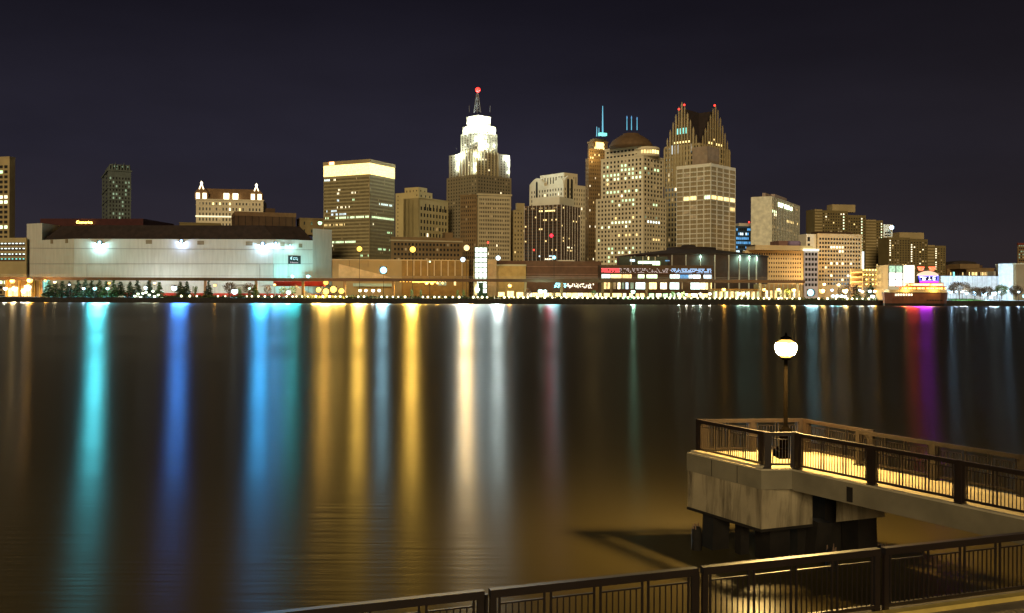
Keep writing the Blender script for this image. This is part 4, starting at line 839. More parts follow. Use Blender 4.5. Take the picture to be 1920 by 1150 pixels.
# 23/25. brown brick apartment towers, stepped down to the right
def apartments(label, cx, Y, parts, box, lits):
    B = Bld('apartment_tower', label, cx, Y, 78, OLIVE)
    for i, (l, r, t_, pc, nc, nr) in enumerate(parts):
        o = B.sol('R', l, pc); x1 = B.sol('R', r, pc); zt_ = B.z(t_)
        w = B.wall; 
        if nc: B.facade('R', o+.3, x1-.3, B.z(540), zt_-2.2, pc, nc, nr, .5, .46, lit=lits, rnd=[('y',.05),('d',.12),('w',.02)]); w.quad((o,pc,zt_-2.2),(x1,pc,zt_-2.2),(x1,pc,zt_),(o,pc,zt_)); w.quad((o,pc,0),(o+.3,pc,0),(o+.3,pc,zt_-2.2),(o,pc,zt_-2.2)); w.quad((x1-.3,pc,0),(x1,pc,0),(x1,pc,zt_-2.2),(x1-.3,pc,zt_-2.2))
        else:
            w.quad((o,pc,0),(x1,pc,0),(x1,pc,zt_),(o,pc,zt_))
            k = 0
            while zt_ - 3.1*k > 10:                    # brick bands of the blank end walls
                m = MB(); m.box(o+.1,x1-.1,pc-.16,pc-.01,zt_-3.1*k-1.6,zt_-3.1*k-.3); m.build('brick_band', TAN2, B.root); k += 1
        w.quad((o,pc,0),(o,pc+18,0),(o,pc+18,zt_),(o,pc,zt_)); w.quad((x1,pc,0),(x1,pc+18,0),(x1,pc+18,zt_),(x1,pc,zt_)); w.quad((o,pc,zt_),(x1,pc,zt_),(x1,pc+18,zt_),(o,pc+18,zt_)); w.quad((o,pc+18,0),(x1,pc+18,0),(x1,pc+18,zt_),(o,pc+18,zt_))
    l, r, t_, b_ = box; m = MB(); m.box(B.sol('R',l,3), B.sol('R',r,3), 3, 14, B.z(b_), B.z(t_)); m.build('roof_house', TAN2, B.root)
    B.finish()
apartments('big brown apartment tower stepping down to the right, behind the orange office slab', 1528, 1000,
   [(1527,1541,392.5,0,0,0),(1541,1589,394,.6,10,26),(1589,1623,402,-.5,7,25),(1623,1642,410,-1.2,0,0),(1642,1655,411,-.6,3,24)], (1560,1603,382,396), [(0,.72,.80,'w',1)]+[(k,.76,.86,'G' if k%2 else 'w',.9) for k in range(0,14)])
apartments('smaller brown apartment tower to the right of the thin white tower', 1667, 960,
   [(1666,1706,445,.4,8,20),(1706,1739,448,-.4,6,20),(1739,1752,458.5,-1.0,0,0),(1752,1773,459.5,-.5,4,18)], (1686,1732,435,447), [(k,.0,.16,'w',.9) for k in range(0,9)])
B = Bld('thin_white_tower', 'thin pale tower with slit windows between two brown apartment towers', 1656, 1080, 80, PALE)
x = B.vol(1655, 1673, 421, gr=dict(nc=1, nr=24, fw=.75, fh=.45, zt=434)); B.finish()
beacon(1672, 427, 1070, 'dazzling blue white light on the thin white tower', 2.2, glow('blue_white_beacon', (.55,.85,1), 14.0), 4)
# 26. glowing yellow parking decks, 27. bright glass box
B = Bld('lit_parking_decks', 'open parking decks glowing yellow beside the orange office slab', 1617, 790, 82, ORANGE)
x1 = B.sol('R',1669,0); YL = glow('sodium_tube', (1.0,.66,.12), 9.0)
for k, py in enumerate((508, 517, 526, 535)):
    z_ = B.z(py); m = MB(); m.box(0,x1,0,20,z_-1.6,z_-.6); m.build('deck', ORANGE, B.root)
    for j in range(5): part_box(B, 'column', (x1*j/4.4+.2,x1*j/4.4+.9,.3,1.0,z_-4.8,z_-1.62), ORANGE)
    for j in range(9):
        if random.random() < .8: part_box(B, 'deck_lamp', (x1*(j+.3)/9,x1*(j+.62)/9,.4,.9,z_+.3,z_+1.3), YL)
B.wall.box(0,x1,20.02,20.6,0,B.z(503)); B.finish()
B = Bld('glass_box', 'bright white glass box with dark frame standing behind the moored boat', 1665, 770, 84, PALE)
x = B.vol(1664, 1715, 497, depth=20); zb = B.z(538)
GL = [WIN['G'], glow('white_panel_lit', (1,1,.86), 3.2), WIN['e']]
q = [B.sol('R',p_,0) for p_ in (1666,1679,1692,1694.5,1713.5)]; zz = [B.z(p_) for p_ in (498,511,524,537)]
for i in range(2):
    for j in range(3): part_box(B, 'pane', (q[i]+.3,q[i+1]-.3,-.12,-.01,zz[j+1]+.3,zz[j]-.3), glow('green_pane', (.62,1.0,.66), .9, .4) if j == 0 else GL[1])
part_box(B, 'lit_panel', (q[3],q[4],-.16,-.01,zz[3],zz[0]), GL[1])
for j in range(3): part_box(B, 'frame', (q[0]-.2,q[2]+.2,-.25,-.13,zz[j]-.25,zz[j]+.2), BLACKM)
for i in range(3): part_box(B, 'frame', (q[i]-.25,q[i]+.25,-.4,-.26,zz[3],zz[0]), BLACKM)
B.finish()
# 29. blue white wall and the blocks right of the boat
B = Bld('warehouse', 'long pale wall washed in cold blue light, right of the moored boat', 1764, 800, 86, mat('cold_white_stone', (.62,.66,.70), var=.16, scale=.35))
x = B.vol(1763, 1873, 517.5, depth=30); part_box(B, 'coping', (-.2,x[1],-.3,.3,x[5]+.01,x[5]+.5), BLACKM)
part_box(B, 'lit_post', (B.sol('R',1786.5,0), B.sol('R',1789,0), -.6, -.05, x[5]-1, x[5]+3.4), WIN['t'])
for k in range(12): part_box(B, 'panel_joint', (x[1]*(k+.5)/12-.08, x[1]*(k+.5)/12+.08, -.08, -.01, 0, x[5]), STEEL)
B.finish()
B = Bld('corner_block', 'tall pale block with a dark flank, at the right end of the cold lit wall', 1903.5, 790, 55, mat('cold_white_stone', (.62,.66,.70)))
x = B.vol(1871.5, 1903.7, 493, depth=None); B.cornice(x, .5, .2, m=BLACKM, name='coping'); B.finish()
B = Bld('brown_block', 'brown block cut by the right edge beside the tall pale block', 1905, 788, 80, BROWN); x = B.vol(1904.5, 1965, 494.5, depth=25); B.cornice(x, .6, .3, m=TAN); B.finish()
B = Bld('office_tower', 'distant tower with green lit floors cut off by the right edge', 1908, 1300, 80, BROWN); x = B.vol(1907, 1960, 456, gr=dict(nc=14, nr=18, fw=.7, fh=.5, rnd=[('e',.45),('d',.2)], lit=[(14,0,.3,'g',.9)])); B.cornice(x, 3, .4, m=mat('maroon_cladding', (.15,.035,.025)), name='cap'); B.finish()
B = Bld('long_roofed_hall', 'long dark hall with a domed roof line in the distance, above the cold lit wall', 1774, 1150, 84, DKBROWN)
x = B.vol(1773, 1842, 497, depth=40); m = MB(); a, c = B.sol('R',1779,0), B.sol('R',1838,0)
m.add([(a,2,x[5]),(a+(c-a)*.2,2,B.z(491)),(a+(c-a)*.5,2,B.z(488.5)),(a+(c-a)*.85,2,B.z(491)),(c,2,x[5]),(a,30,x[5]),(a+(c-a)*.2,30,B.z(491)),(a+(c-a)*.5,30,B.z(488.5)),(a+(c-a)*.85,30,B.z(491)),(c,30,x[5])], [(0,1,2,3,4),(9,8,7,6,5),(0,5,6,1),(1,6,7,2),(2,7,8,3),(3,8,9,4)]); m.build('roof', ROOFM, B.root); B.finish()
B = Bld('low_brick_building', 'low brown building with a stepped end, above the cold lit wall', 1776, 900, 84, BROWN); B.vol(1774, 1812, 504, gr=dict(nc=9, nr=3, fw=.5, fh=.5, rnd=[('y',.08)])); B.vol(1800, 1813, 496, 505, 2, 2, gr=dict(nc=3, nr=1, fw=.6, fh=.5, rnd=[('Y',.6)])); B.finish()
B = Bld('low_lit_building', 'low dark building with a row of lit windows, above the cold lit wall', 1812, 920, 84, BROWN); x = B.vol(1811.5, 1864, 503, gr=dict(nc=18, nr=3, fw=.6, fh=.45, lit=[(0,.05,.4,'Y',.6),(0,.5,.96,'y',.95),(2,.5,.65,'w',.8)])); B.cornice(x, .8, .4); B.finish()
B = Bld('white_hut', 'small white roof hut left of the tall pale block', 1863, 880, 84, WHITE); x = B.vol(1862.5, 1872, 509, depth=10, gr=dict(nc=3, nr=2, fw=.5, fh=.4)); B.finish()

# ------------------------------------------------------------------ low halls along the bank
# tan wedge hall
B = Bld('ramp_hall', 'low tan hall with a sloping ramp wall, right of the white arena', 623, 735, 84, TAN2)
x = B.vol(622, 753, 486.5, depth=40); B.cornice(x, .6, .4, m=TAN)
q0, q1, q2 = B.sol('R',635,0), B.sol('R',720,0), B.sol('R',735,0); m = MB(); fr_ = [(q0,-1.2,B.z(521)),(q0,-1.2,B.z(495)),(q1,-1.2,B.z(516)),(q2,-1.2,B.z(521))]
m.add(fr_ + [(a,-.02,c) for a,_,c in fr_], [(0,1,2,3),(0,4,5,1),(1,5,6,2),(2,6,7,3)]); m.build('ramp_wall', mat('pale_tan_panel', (.58,.44,.24)), B.root)
for px in (655, 690): part_box(B, 'joint', (B.sol('R',px,0)-.1,B.sol('R',px,0)+.1,-.1,-.01,B.z(486),B.z(500)), DKBROWN)
m = MB(); q = B.sol('R',662,-4); qe = B.sol('R',737,-4); m.box(q,qe,-5,-.05,B.z(537),B.z(531.5)); m.build('canopy', mat('pale_teal_panel', (.38,.52,.46)), B.root)
x = B.vol(640, 752, 522.5, 600, -.02, -.02, depth=.01) if False else x
B.finish()
# ribbed hall
B = Bld('ribbed_hall', 'low brown hall with thin upright pale ribs, left of the glass stair tower', 753, 728, 86, mat('olive_panel', (.20,.13,.045)))
x = B.vol(752, 879, 487.5, depth=40); B.cornice(x, .5, .3, m=TAN)
for px in (763.5,776,789,801.5,814,827,840,853,866): q = B.sol('R',px,0); part_box(B, 'rib', (q-.18,q+.18,-.6,-.02,B.z(517),x[5]-.52), PALE)
for px, w_ in ((829,4),(853,1)): q = B.sol('R',px,0); part_box(B, 'lit_panel', (q-w_*.8,q+w_*.8,-.15,-.02,B.z(535),B.z(525)), WIN['e' if w_ > 2 else 'y'])
B.finish()
# glass stair tower
B = Bld('glass_stair_tower', 'narrow stair tower of bright green white glass squares between two plain piers', 888, 716, 86, mat('pale_green_concrete', (.42,.46,.36)))
x = B.vol(877, 889.5, 486, depth=12); x = B.vol(888.5, 914.5, 462, depth=12) if False else x
FR = mat('dark_green_frame', (.03,.07,.045)); q0, q1 = B.sol('R',890,-2), B.sol('R',914,-2)
part_box(B, 'core', (q0,q1,-1.4,10,0,B.z(463)), FR)
for i in range(3):
    for j in range(9):
        if i == 1 and j > 6: continue
        a = q0+.35+(q1-q0-.5)*i/3; z_ = B.z(472.5+j*9.6); part_box(B, 'pane', (a,a+(q1-q0)/3-.75,-1.75,-1.42,z_,z_+3.1), glow('green_white_square', (.86,1,.86), 3.0, .25))
part_box(B, 'pier', (q1+.02,B.sol('R',931,-2),-2,8,0,B.z(487)), mat('tan_pier', (.36,.23,.11))); B.finish()
beacon(915, 455, 712, 'small red light above the glass stair tower', .7, mast=5)
# brown hall with neon
B = Bld('exhibition_hall', 'long low dark brown hall with neon lettering over a lit shop front', 932, 722, 86, mat('red_brown_panel', (.125,.060,.032)))
x = B.vol(915, 1127, 489, depth=50); q0, q1 = B.sol('R',931,0), B.sol('R',985,0)
for py in (499.5, 514, 518.5): part_box(B, 'pale_stripe', (q1,B.sol('R',1126,0),-.15,-.02,B.z(py+.6),B.z(py-.6)), mat('rosy_stripe', (.24,.13,.09)))
part_box(B, 'corner_block', (q0,q1,-4,-.02,0,B.z(499)), mat('amber_panel', (.40,.24,.075))); part_box(B, 'corner_coping', (q0-.3,q1+.3,-4.3,-.02,B.z(499)+.01,B.z(496)), TAN)
part_box(B, 'roof_lantern', (B.sol('R',1047,2),B.sol('R',1077,2),4,14,x[5]+.02,x[5]+.9), PALE)
for i in range(13):                                    # lit shop front
    a = q1+1.2+(B.sol('R',1126,0)-q1-1.5)*i/13; part_box(B, 'shop_window', (a,a+4.0,-.2,-.02,.6,B.z(549)), WIN['Y' if i % 3 else 'w'])
for i in range(3): a = q0+.8+(q1-q0)*i/3.1; part_box(B, 'shop_window', (a,a+5,-4.25,-4.02,.5,B.z(548-2*(i%2))), WIN['Y'])
part_box(B, 'shop_canopy', (q1+.1,B.sol('R',1126,0),-1.5,-.02,B.z(547.6),B.z(546)), DKBROWN); B.finish()
# neon scribble on the hall
ns = thing('neon_sign', 'neon script lettering, first letters cyan, on the dark brown hall', 'sign', P(1075, 537, 720.8))
S_ = [('c',[(360,380),(420,400),(380,460),(460,430),(540,480),(520,400),(580,350)]),('c',[(430,310),(580,320)]),('c',[(430,310),(440,420),(360,480)]),('c',[(470,350),(580,420)]),
 ('c',[(710,320),(750,370),(790,320)]),('c',[(720,410),(760,470),(800,400),(730,400)]),('w',[(820,400),(870,320),(880,420),(850,430)]),('w',[(900,400),(930,490),(960,410),(910,400)]),('w',[(1030,320),(1020,380),(980,450),(1030,400)]),
 ('w',[(1070,330),(1110,390),(1080,440)]),('w',[(1160,320),(1182,335)]),('w',[(1150,400),(1150,460),(1190,400)]),('w',[(1220,330),(1225,490)]),('w',[(1320,460),(1280,400),(1320,350),(1440,330),(1400,370)]),('w',[(1370,440),(1390,400)]),
 ('w',[(1530,370),(1510,470),(1440,480),(1440,420)]),('w',[(1570,380),(1660,390),(1680,480),(1600,490),(1590,400)]),('w',[(1640,330),(1700,380)]),('w',[(1750,340),(1790,340),(1770,390)]),('w',[(1705,488),(1722,497)])]
NE = {'c': glow('cyan_neon', (.35,.95,1), 3.2), 'w': glow('warm_neon', (1,.90,.66), 2.6)}
for k in ('c','w'):
    m = MB()
    for kk, pts_ in S_:
        if kk == k:
            w_ = [P(1020+a/19.2, 515+c/19.2, 720.8) for a,c in pts_]
            for a, c in zip(w_, w_[1:]): m.tube(a, c, .26, n=6)
    m.build('neon_lettering', NE[k], ns, world=True)
# three-storey glass arcade
B = Bld('glass_arcade', 'three storey glass arcade with bright shop windows and rows of tiny red and blue lamps', 1127, 712, 86, DKBROWN)
x = B.vol(1126.5, 1336, 497, depth=30); E1 = x[1]
def strip(py0, py1, segs):
    for p0, p1, k in segs: part_box(B, 'shop_window', (B.sol('R',p0,0), B.sol('R',p1,0), -.25, -.02, B.z(py1), B.z(py0)), WIN[k] if isinstance(k, str) else k)
strip(514.5, 521.5, [(1128,1144,'C'),(1145.5,1165,'Y'),(1167,1184,'y'),(1196,1208,'G'),(1212,1232,'G'),(1256,1274,'C'),(1275,1290,'b'),(1291,1298,'c'),(1299,1313,'C'),(1319,1334,'c')])
strip(527.5, 542, [(1132,1137,'y'),(1139,1144,'y'),(1150,1155,'d'),(1158,1163,'w'),(1166,1170,'e'),(1173,1178,'c'),(1182,1188,'e'),(1192,1210,'C'),(1217,1231,'Y'),(1238,1250,'w'),(1256,1273,'C'),(1278,1280,'d'),(1295,1312,'C'),(1313,1323,'w'),(1324,1334,'Y')])
strip(550, 557.5, [(1124,1143,'Y'),(1148,1165,'Y'),(1168,1174,'w'),(1180,1186,'Y'),(1192,1198,'y'),(1200,1208,'Y'),(1217,1226,'g'),(1230,1240,'w'),(1243,1252,'g'),(1256,1266,'G'),(1270,1284,'Y'),(1287,1296,'y'),(1298,1308,'w'),(1312,1334,'Y')])
for py in (512.5, 524.5, 546.5): part_box(B, 'floor_edge', (0, E1, -.9, -.02, B.z(py+1.3), B.z(py-1.3)), mat('red_brown_panel', (.125,.060,.032)))
for px in (1146, 1212, 1282): q = B.sol('R',px,0); part_box(B, 'post', (q-.7,q+.7,-.8,-.03,0,B.z(526.5)), DKBROWN)
RD_, BD_, WD_ = glow('tiny_red_lamp', (1,.08,.10), 3.0), glow('tiny_blue_lamp', (.4,.65,1), 2.0), glow('tiny_white_lamp', (1,.8,.75), .9)
for mm, p0, p1, dens in ((RD_,1128,1162,.9),(WD_,1150,1260,.4),(BD_,1258,1334,.75)):
    m = MB(); px = p0
    while px < p1:
        for r in range(4):
            if random.random() < dens: q = B.sol('R',px+.6*(r%2),0); z_ = B.z(504.5+r*2.4); m.box(q-.26,q+.26,-.4,-.05,z_,z_+.5)
        px += 2.0
    m.build('fairy_lamp_lettering', mm, B.root, kind='stuff')
B.finish()
# round hall with lit ribs
RC = Vector((XP(1296, 790), 790, 0)); RR = 62.0
rh = thing('round_hall', 'big round dark hall with pale upright ribs and a low conical roof', 'hall', Vector((RC.x, RC.y, LAND)))
zt_ = ZP(478, 732, 1296); m = MB(); m.lathe((0,0,0), [(RR,0),(RR,zt_-LAND)], 72); m.build('drum_wall', mat('dark_bronze_panel', (.060,.040,.030)), rh)
m = MB(); m.lathe((0,0,0), [(RR+.9,zt_-LAND),(RR+.9,zt_-LAND+.8),(RR*.95,zt_-LAND+1.4),(RR*.35,zt_-LAND+6.2),(RR*.33,zt_-LAND+6.4),(RR*.33,zt_-LAND+8.2),(.3,zt_-LAND+9)], 72); m.build('roof', ROOFM, rh)
m = MB(); m.lathe((-4,-8,zt_-LAND+8.0), [(6,0),(6,1.5),(5,2.2),(.2,2.4)], 16); m.build('roof_lantern', ROOFM, rh)
for px in (1168,1190,1212,1234,1260,1286,1313,1340,1366,1386,1404,1418):
    k = (px-960)/F; aa = 1+k*k; bb = -2*(k*RC.x+RC.y); cc_ = RC.x**2+RC.y**2-(RR+.35)**2; Y_ = (-bb-math.sqrt(max(0,bb*bb-4*aa*cc_)))/(2*aa); X_ = k*Y_
    nn = Vector((X_-RC.x, Y_-RC.y, 0)).normalized(); m = MB(); m.beam((X_,Y_,LAND), (X_,Y_,zt_-.05), .7, 1.0, up=nn); m.build('rib', mat('pale_rib2', (.48,.45,.38)), rh, world=True)
    if px in (1313,1386,1404,1418):
        o_ = Vector((X_,Y_,zt_-1.6)) + nn*1.6; lamp_light(rh, o_, (.45,1,.88), 5200 if px != 1313 else 2600, .35, name='rib_light')
        m = MB(); m.box(-.4,.4,-.4,.4,0,.5); 
        m2 = MB(); m2.beam(o_+Vector((0,0,.4)), o_+Vector((0,0,.9)), .8, .8, up=nn); m2.build('rib_lamp', BLACKM, rh, world=True)
for px, py0, py1, k in ((1183,486.5,491,'c'),(1196,490,494,'G'),(1246,487,490.5,'c')): 
    pass
# roof pavilion in front of the round hall
B = Bld('roof_pavilion', 'lit glass pavilion on the roof between the brown hall and the round hall', 1160, 718, 86, mat('dark_green_panel', (.05,.055,.04)))
x = B.vol(1159, 1252, 481, depth=8); 
for p0,p1,y0_,y1_,k in ((1196,1226,489.5,494.5,'G'),(1223,1237,489.5,503,'G'),(1181,1190,486.5,490.5,'c'),(1247,1255,487.5,489.5,'b'),(1214.5,1216.5,481.5,487,'Y')): part_box(B, 'lit_window', (B.sol('R',p0,0),B.sol('R',p1,0),-.3,-.02,B.z(y1_),B.z(y0_)), WIN[k])
part_box(B, 'lit_window', (B.sol('R',1157,-3),B.sol('R',1167,-3),-3,-2.5,B.z(501),B.z(498)), WIN['G'])
for px in (1183,1205,1228): q = B.sol('R',px,0); part_box(B, 'rib', (q-.2,q+.2,-.4,-.02,B.z(497),x[5]), PALE)
B.finish()
# right hand pavilion under the guideway
B = Bld('columned_pavilion', 'low amber lit pavilion with pale columns under the right end of the guideway', 1337, 706, 86, mat('amber_wall', (.42,.27,.12)))
x = B.vol(1336.5, 1428, 545, depth=20); part_box(B, 'eaves', (-.5,x[1]+.5,-1,19,x[5]+.02,x[5]+1.4), mat('orange_eaves', (.5,.27,.08)))
for k in range(18): q = x[1]*(k+.5)/18; part_box(B, 'column', (q-.3,q+.3,-.7,-.03,0,x[5]), PALE)
for k in range(9): q = x[1]*(k+.15)/9; part_box(B, 'lit_window', (q,q+2.6,-.3,-.02,.6,x[5]-.8), WIN['Y' if k%2 else 'G'])
B.finish()
B = Bld('lit_arcade', 'amber lit arcade with tall openings at the right end of the guideway', 1429, 712, 86, mat('amber_wall', (.42,.27,.12)))
x = B.vol(1428.6, 1506, 533, depth=20)
for k in range(9): q = x[1]*(k+.5)/9; part_box(B, 'column', (q-.5,q+.5,-1.2,-.03,0,x[5]), TAN)
for k in range(8): q = x[1]*(k+.75)/9; part_box(B, 'doorway', (q,q+1.6,-.3,-.02,.2,7), WIN['y' if k%3 else 'w'])
B.finish()
# guideway of the overhead railway
gw = thing('guideway', 'long dark overhead railway guideway on posts along the whole bank', 'railway', Vector((0, 690, LAND)))
a, c = P(-40, 521.3, 690), P(1508, 529.3, 690); zc_ = (a.z+c.z)/2; a.z = c.z = zc_
m = MB(); m.beam(a, c, 4.0, 2.2); m.build('deck_beam', DKBROWN, gw, world=True)
m = MB(); m.beam(a + Vector((0,-2.1,1.6)), c + Vector((0,-2.1,1.6)), .10, .12); m.build('handrail', STEEL, gw, world=True)
m = MB(); m.beam(a + Vector((0,-2.1,2.6)), c + Vector((0,-2.1,2.6)), .12, .16); m.build('handrail', STEEL, gw, world=True)
for px in (78, 281, 385, 480, 568, 646, 737, 892, 985, 1053, 1130, 1146, 1212, 1330, 1425, 1495):
    X_ = XP(px, 690); m = MB(); m.box(X_-.9, X_+.9, 689.2, 690.8, LAND, zc_-1.11); m.build('post', BROWN if px < 1400 else TAN, gw, world=True)

# ------------------------------------------------------------------ the moored boat
BY = 640.0
bo = thing('riverboat', 'red brown riverboat moored at the bank, its decks strung with yellow bulbs', 'boat', Vector((XP(1712,BY), BY, 0)))
def bx(px): return XP(px, BY) - XP(1712, BY)
def bz(py): return ZP(py, BY, 1712)
HULL = mat('red_brown_hull', (.12,.045,.028), var=.15, scale=.3); DARKH = mat('black_hull', (.012,.009,.008)); CREAM = mat('cream_deck', (.50,.40,.26))
xs = [(1656,.35),(1668,.8),(1690,1),(1730,1),(1758,.95),(1768,.6),(1776,.1)]
m = MB(); ring0 = [(bx(p), -5.2*w) for p,w in xs] + [(bx(p), 5.2*w) for p,w in reversed(xs)]
zl, zk = bz(569.0), bz(549.5)
m.prism([(x*.975,y*.85) for x,y in ring0], zl, zk, ring0); m.build('hull', HULL, bo)
m = MB(); m.prism([(x*.97,y*.8) for x,y in ring0], -1.0, zl-.01, [(x*.975,y*.86) for x,y in ring0]); m.build('boot_top', DARKH, bo)
m = MB(); ringk = [(x*1.005,y*1.03) for x,y in ring0]; m.prism(ringk, zk+.01, zk+.35); m.build('rubbing_strake', DARKH, bo)
def deck(p0, p1, py0, py1, hw, mm, name='deck_house'):
    m = MB(); m.box(bx(p0), bx(p1), -hw, hw, bz(py0), bz(py1)); return m.build(name, mm, bo)
deck(1662, 1770, 549.0, 544.5, 4.6, CREAM); deck(1660, 1773, 544.2, 543.4, 5.0, CREAM, 'deck')
deck(1690, 1767, 543.2, 538.2, 4.2, mat('orange_deckhouse', (.42,.17,.05))); deck(1684, 1769, 537.9, 537.0, 4.8, mat('red_deck', (.40,.04,.02)), 'deck')
deck(1700, 1764, 536.8, 531.6, 3.9, mat('white_deckhouse', (.6,.5,.4))); deck(1698, 1765, 531.3, 530.6, 4.4, mat('red_deck', (.40,.04,.02)), 'deck')
deck(1720, 1758, 530.4, 517, 1.2, mat('sign_back', (.02,.02,.05)), 'sign_frame')
for p0,p1 in ((1708,1737),(1741.5,1762)): m = MB(); m.box(bx(p0),bx(p1),-4.15,-3.92,bz(535.8),bz(532.2)); m.build('lit_window', glow('boat_window', (1,.70,.42), 2.2), bo)
for k in range(9): m = MB(); m.box(bx(1690.5+k*8.3),bx(1695+k*8.3),-4.4,-4.22,bz(542.3),bz(539.6)); m.build('lit_window', WIN['Y'], bo)
BULB = glow('yellow_bulb', (1,.62,.08), 4.0)
for k in range(15):
    q = bx(1686.5+k*5.65); m = MB(); m.ball((q,-5.15,bz(541.0)), .55, 8, 5); m.build('bulb', BULB, bo)
for k in range(12):
    q = bx(1692+k*6.2); m = MB(); m.ball((q,-4.95,bz(534.6)), .42, 8, 5); m.build('bulb', glow('orange_bulb', (1,.35,.08), 9.0), bo)
for k in range(7): m = MB(); m.box(bx(1674+k*4.85)-.5,bx(1674+k*4.85)+.5,-5.45,-4.9,bz(555-.3*k*.2),bz(551)); m.build('cabin_window', WIN['w'], bo)
for k in range(10): m = MB(); m.box(bx(1733+k*3.0)-.25,bx(1733+k*3.0)+.25,-5.4,-4.6,bz(557+7),bz(553+9)); m.build('porthole', GLASS, bo)
for k in range(40): 
    m = MB(); q = bx(1663+k*2.8); m.box(q-.08,q+.08,-5.0,-4.88,bz(549),bz(544.2)) if q < bx(1768) else m.box(q-.02,q+.02,-.5,-.4,bz(549),bz(544.2)); m.build('stanchion', CREAM, bo)
for px in (1726.5, 1747.5):
    m = MB(); m.tube((bx(px),0,bz(531)), (bx(px),0,bz(507.5)), .75, .65, 12); s_ = m.build('funnel', BLACKM, bo)
    m = MB(); m.lathe((bx(px),0,0), [(.7,bz(508)),(1.5,bz(506.5)),(1.9,bz(503)),(2.3,bz(501)),(2.0,bz(500.3))], 14); m.build('glowing_crown', glow('red_white_crown', (1,.10,.035), 3.2, sample=True), s_)
m = MB(); m.lathe((bx(1738),-1,0), [(7,bz(517)),(6.2,bz(513.5)),(4.2,bz(510.5)),(1.6,bz(508.5)),(.2,bz(508.2))], 20); m.build('lit_dome', glow('warm_dome', (1,.62,.42), 1.3), bo)
NB = glow('blue_neon', (.06,.06,1), 4.0); NM = glow('magenta_neon', (.75,.02,1), 4.0); NW = glow('white_neon', (.8,.85,1), 4.0)
def neon(segs, mm, yy=-1.35, r=.22, name='neon_lettering'):
    m = MB()
    for a, c in segs: m.tube((bx(a[0]),yy,bz(a[1])), (bx(c[0]),yy,bz(c[1])), r, n=6)
    m.build(name, mm, bo)
neon([((1721,518),(1757,518)),((1721,518),(1724,527)),((1757,518),(1756,527)),((1724,527),(1756,527))], NB, r=.4, name='neon_border')
neon([((1723,529),(1757,529)),((1726,527.8),(1755,527.8))], NM, r=.4, name='neon_border')
neon([((1728,525),(1733,525)),((1728,523),(1728,525)),((1733,523),(1733,525)),((1728,523),(1733,523)),((1741,519),(1741,524.5)),((1739,524.5),(1744,524.5)),((1748,519),(1753,519)),((1748,519),(1748,525)),((1748,525),(1752,525)),((1748,522),(1752,522)),((1722,519.5),(1735,520.5))], NW)
lamp_light(bo, P(1738, 523, BY-6), (.62,.03,1.0), 5000*KF, 4.0, 'SPOT', (0,-1,-.1), 160, .4, name='sign_light'); lamp_light(bo, P(1714, 520, BY-6), (1,.06,.04), 3500*KF, 4.0, 'SPOT', (0,-1,-.1), 160, .4, name='crown_light')
lamp_light(bo, P(1700, 541, BY-7), (1,.62,.12), 5000, .5, name='deck_light'); lamp_light(bo, P(1752, 541, BY-7), (1,.62,.12), 5000, .5, name='deck_light')

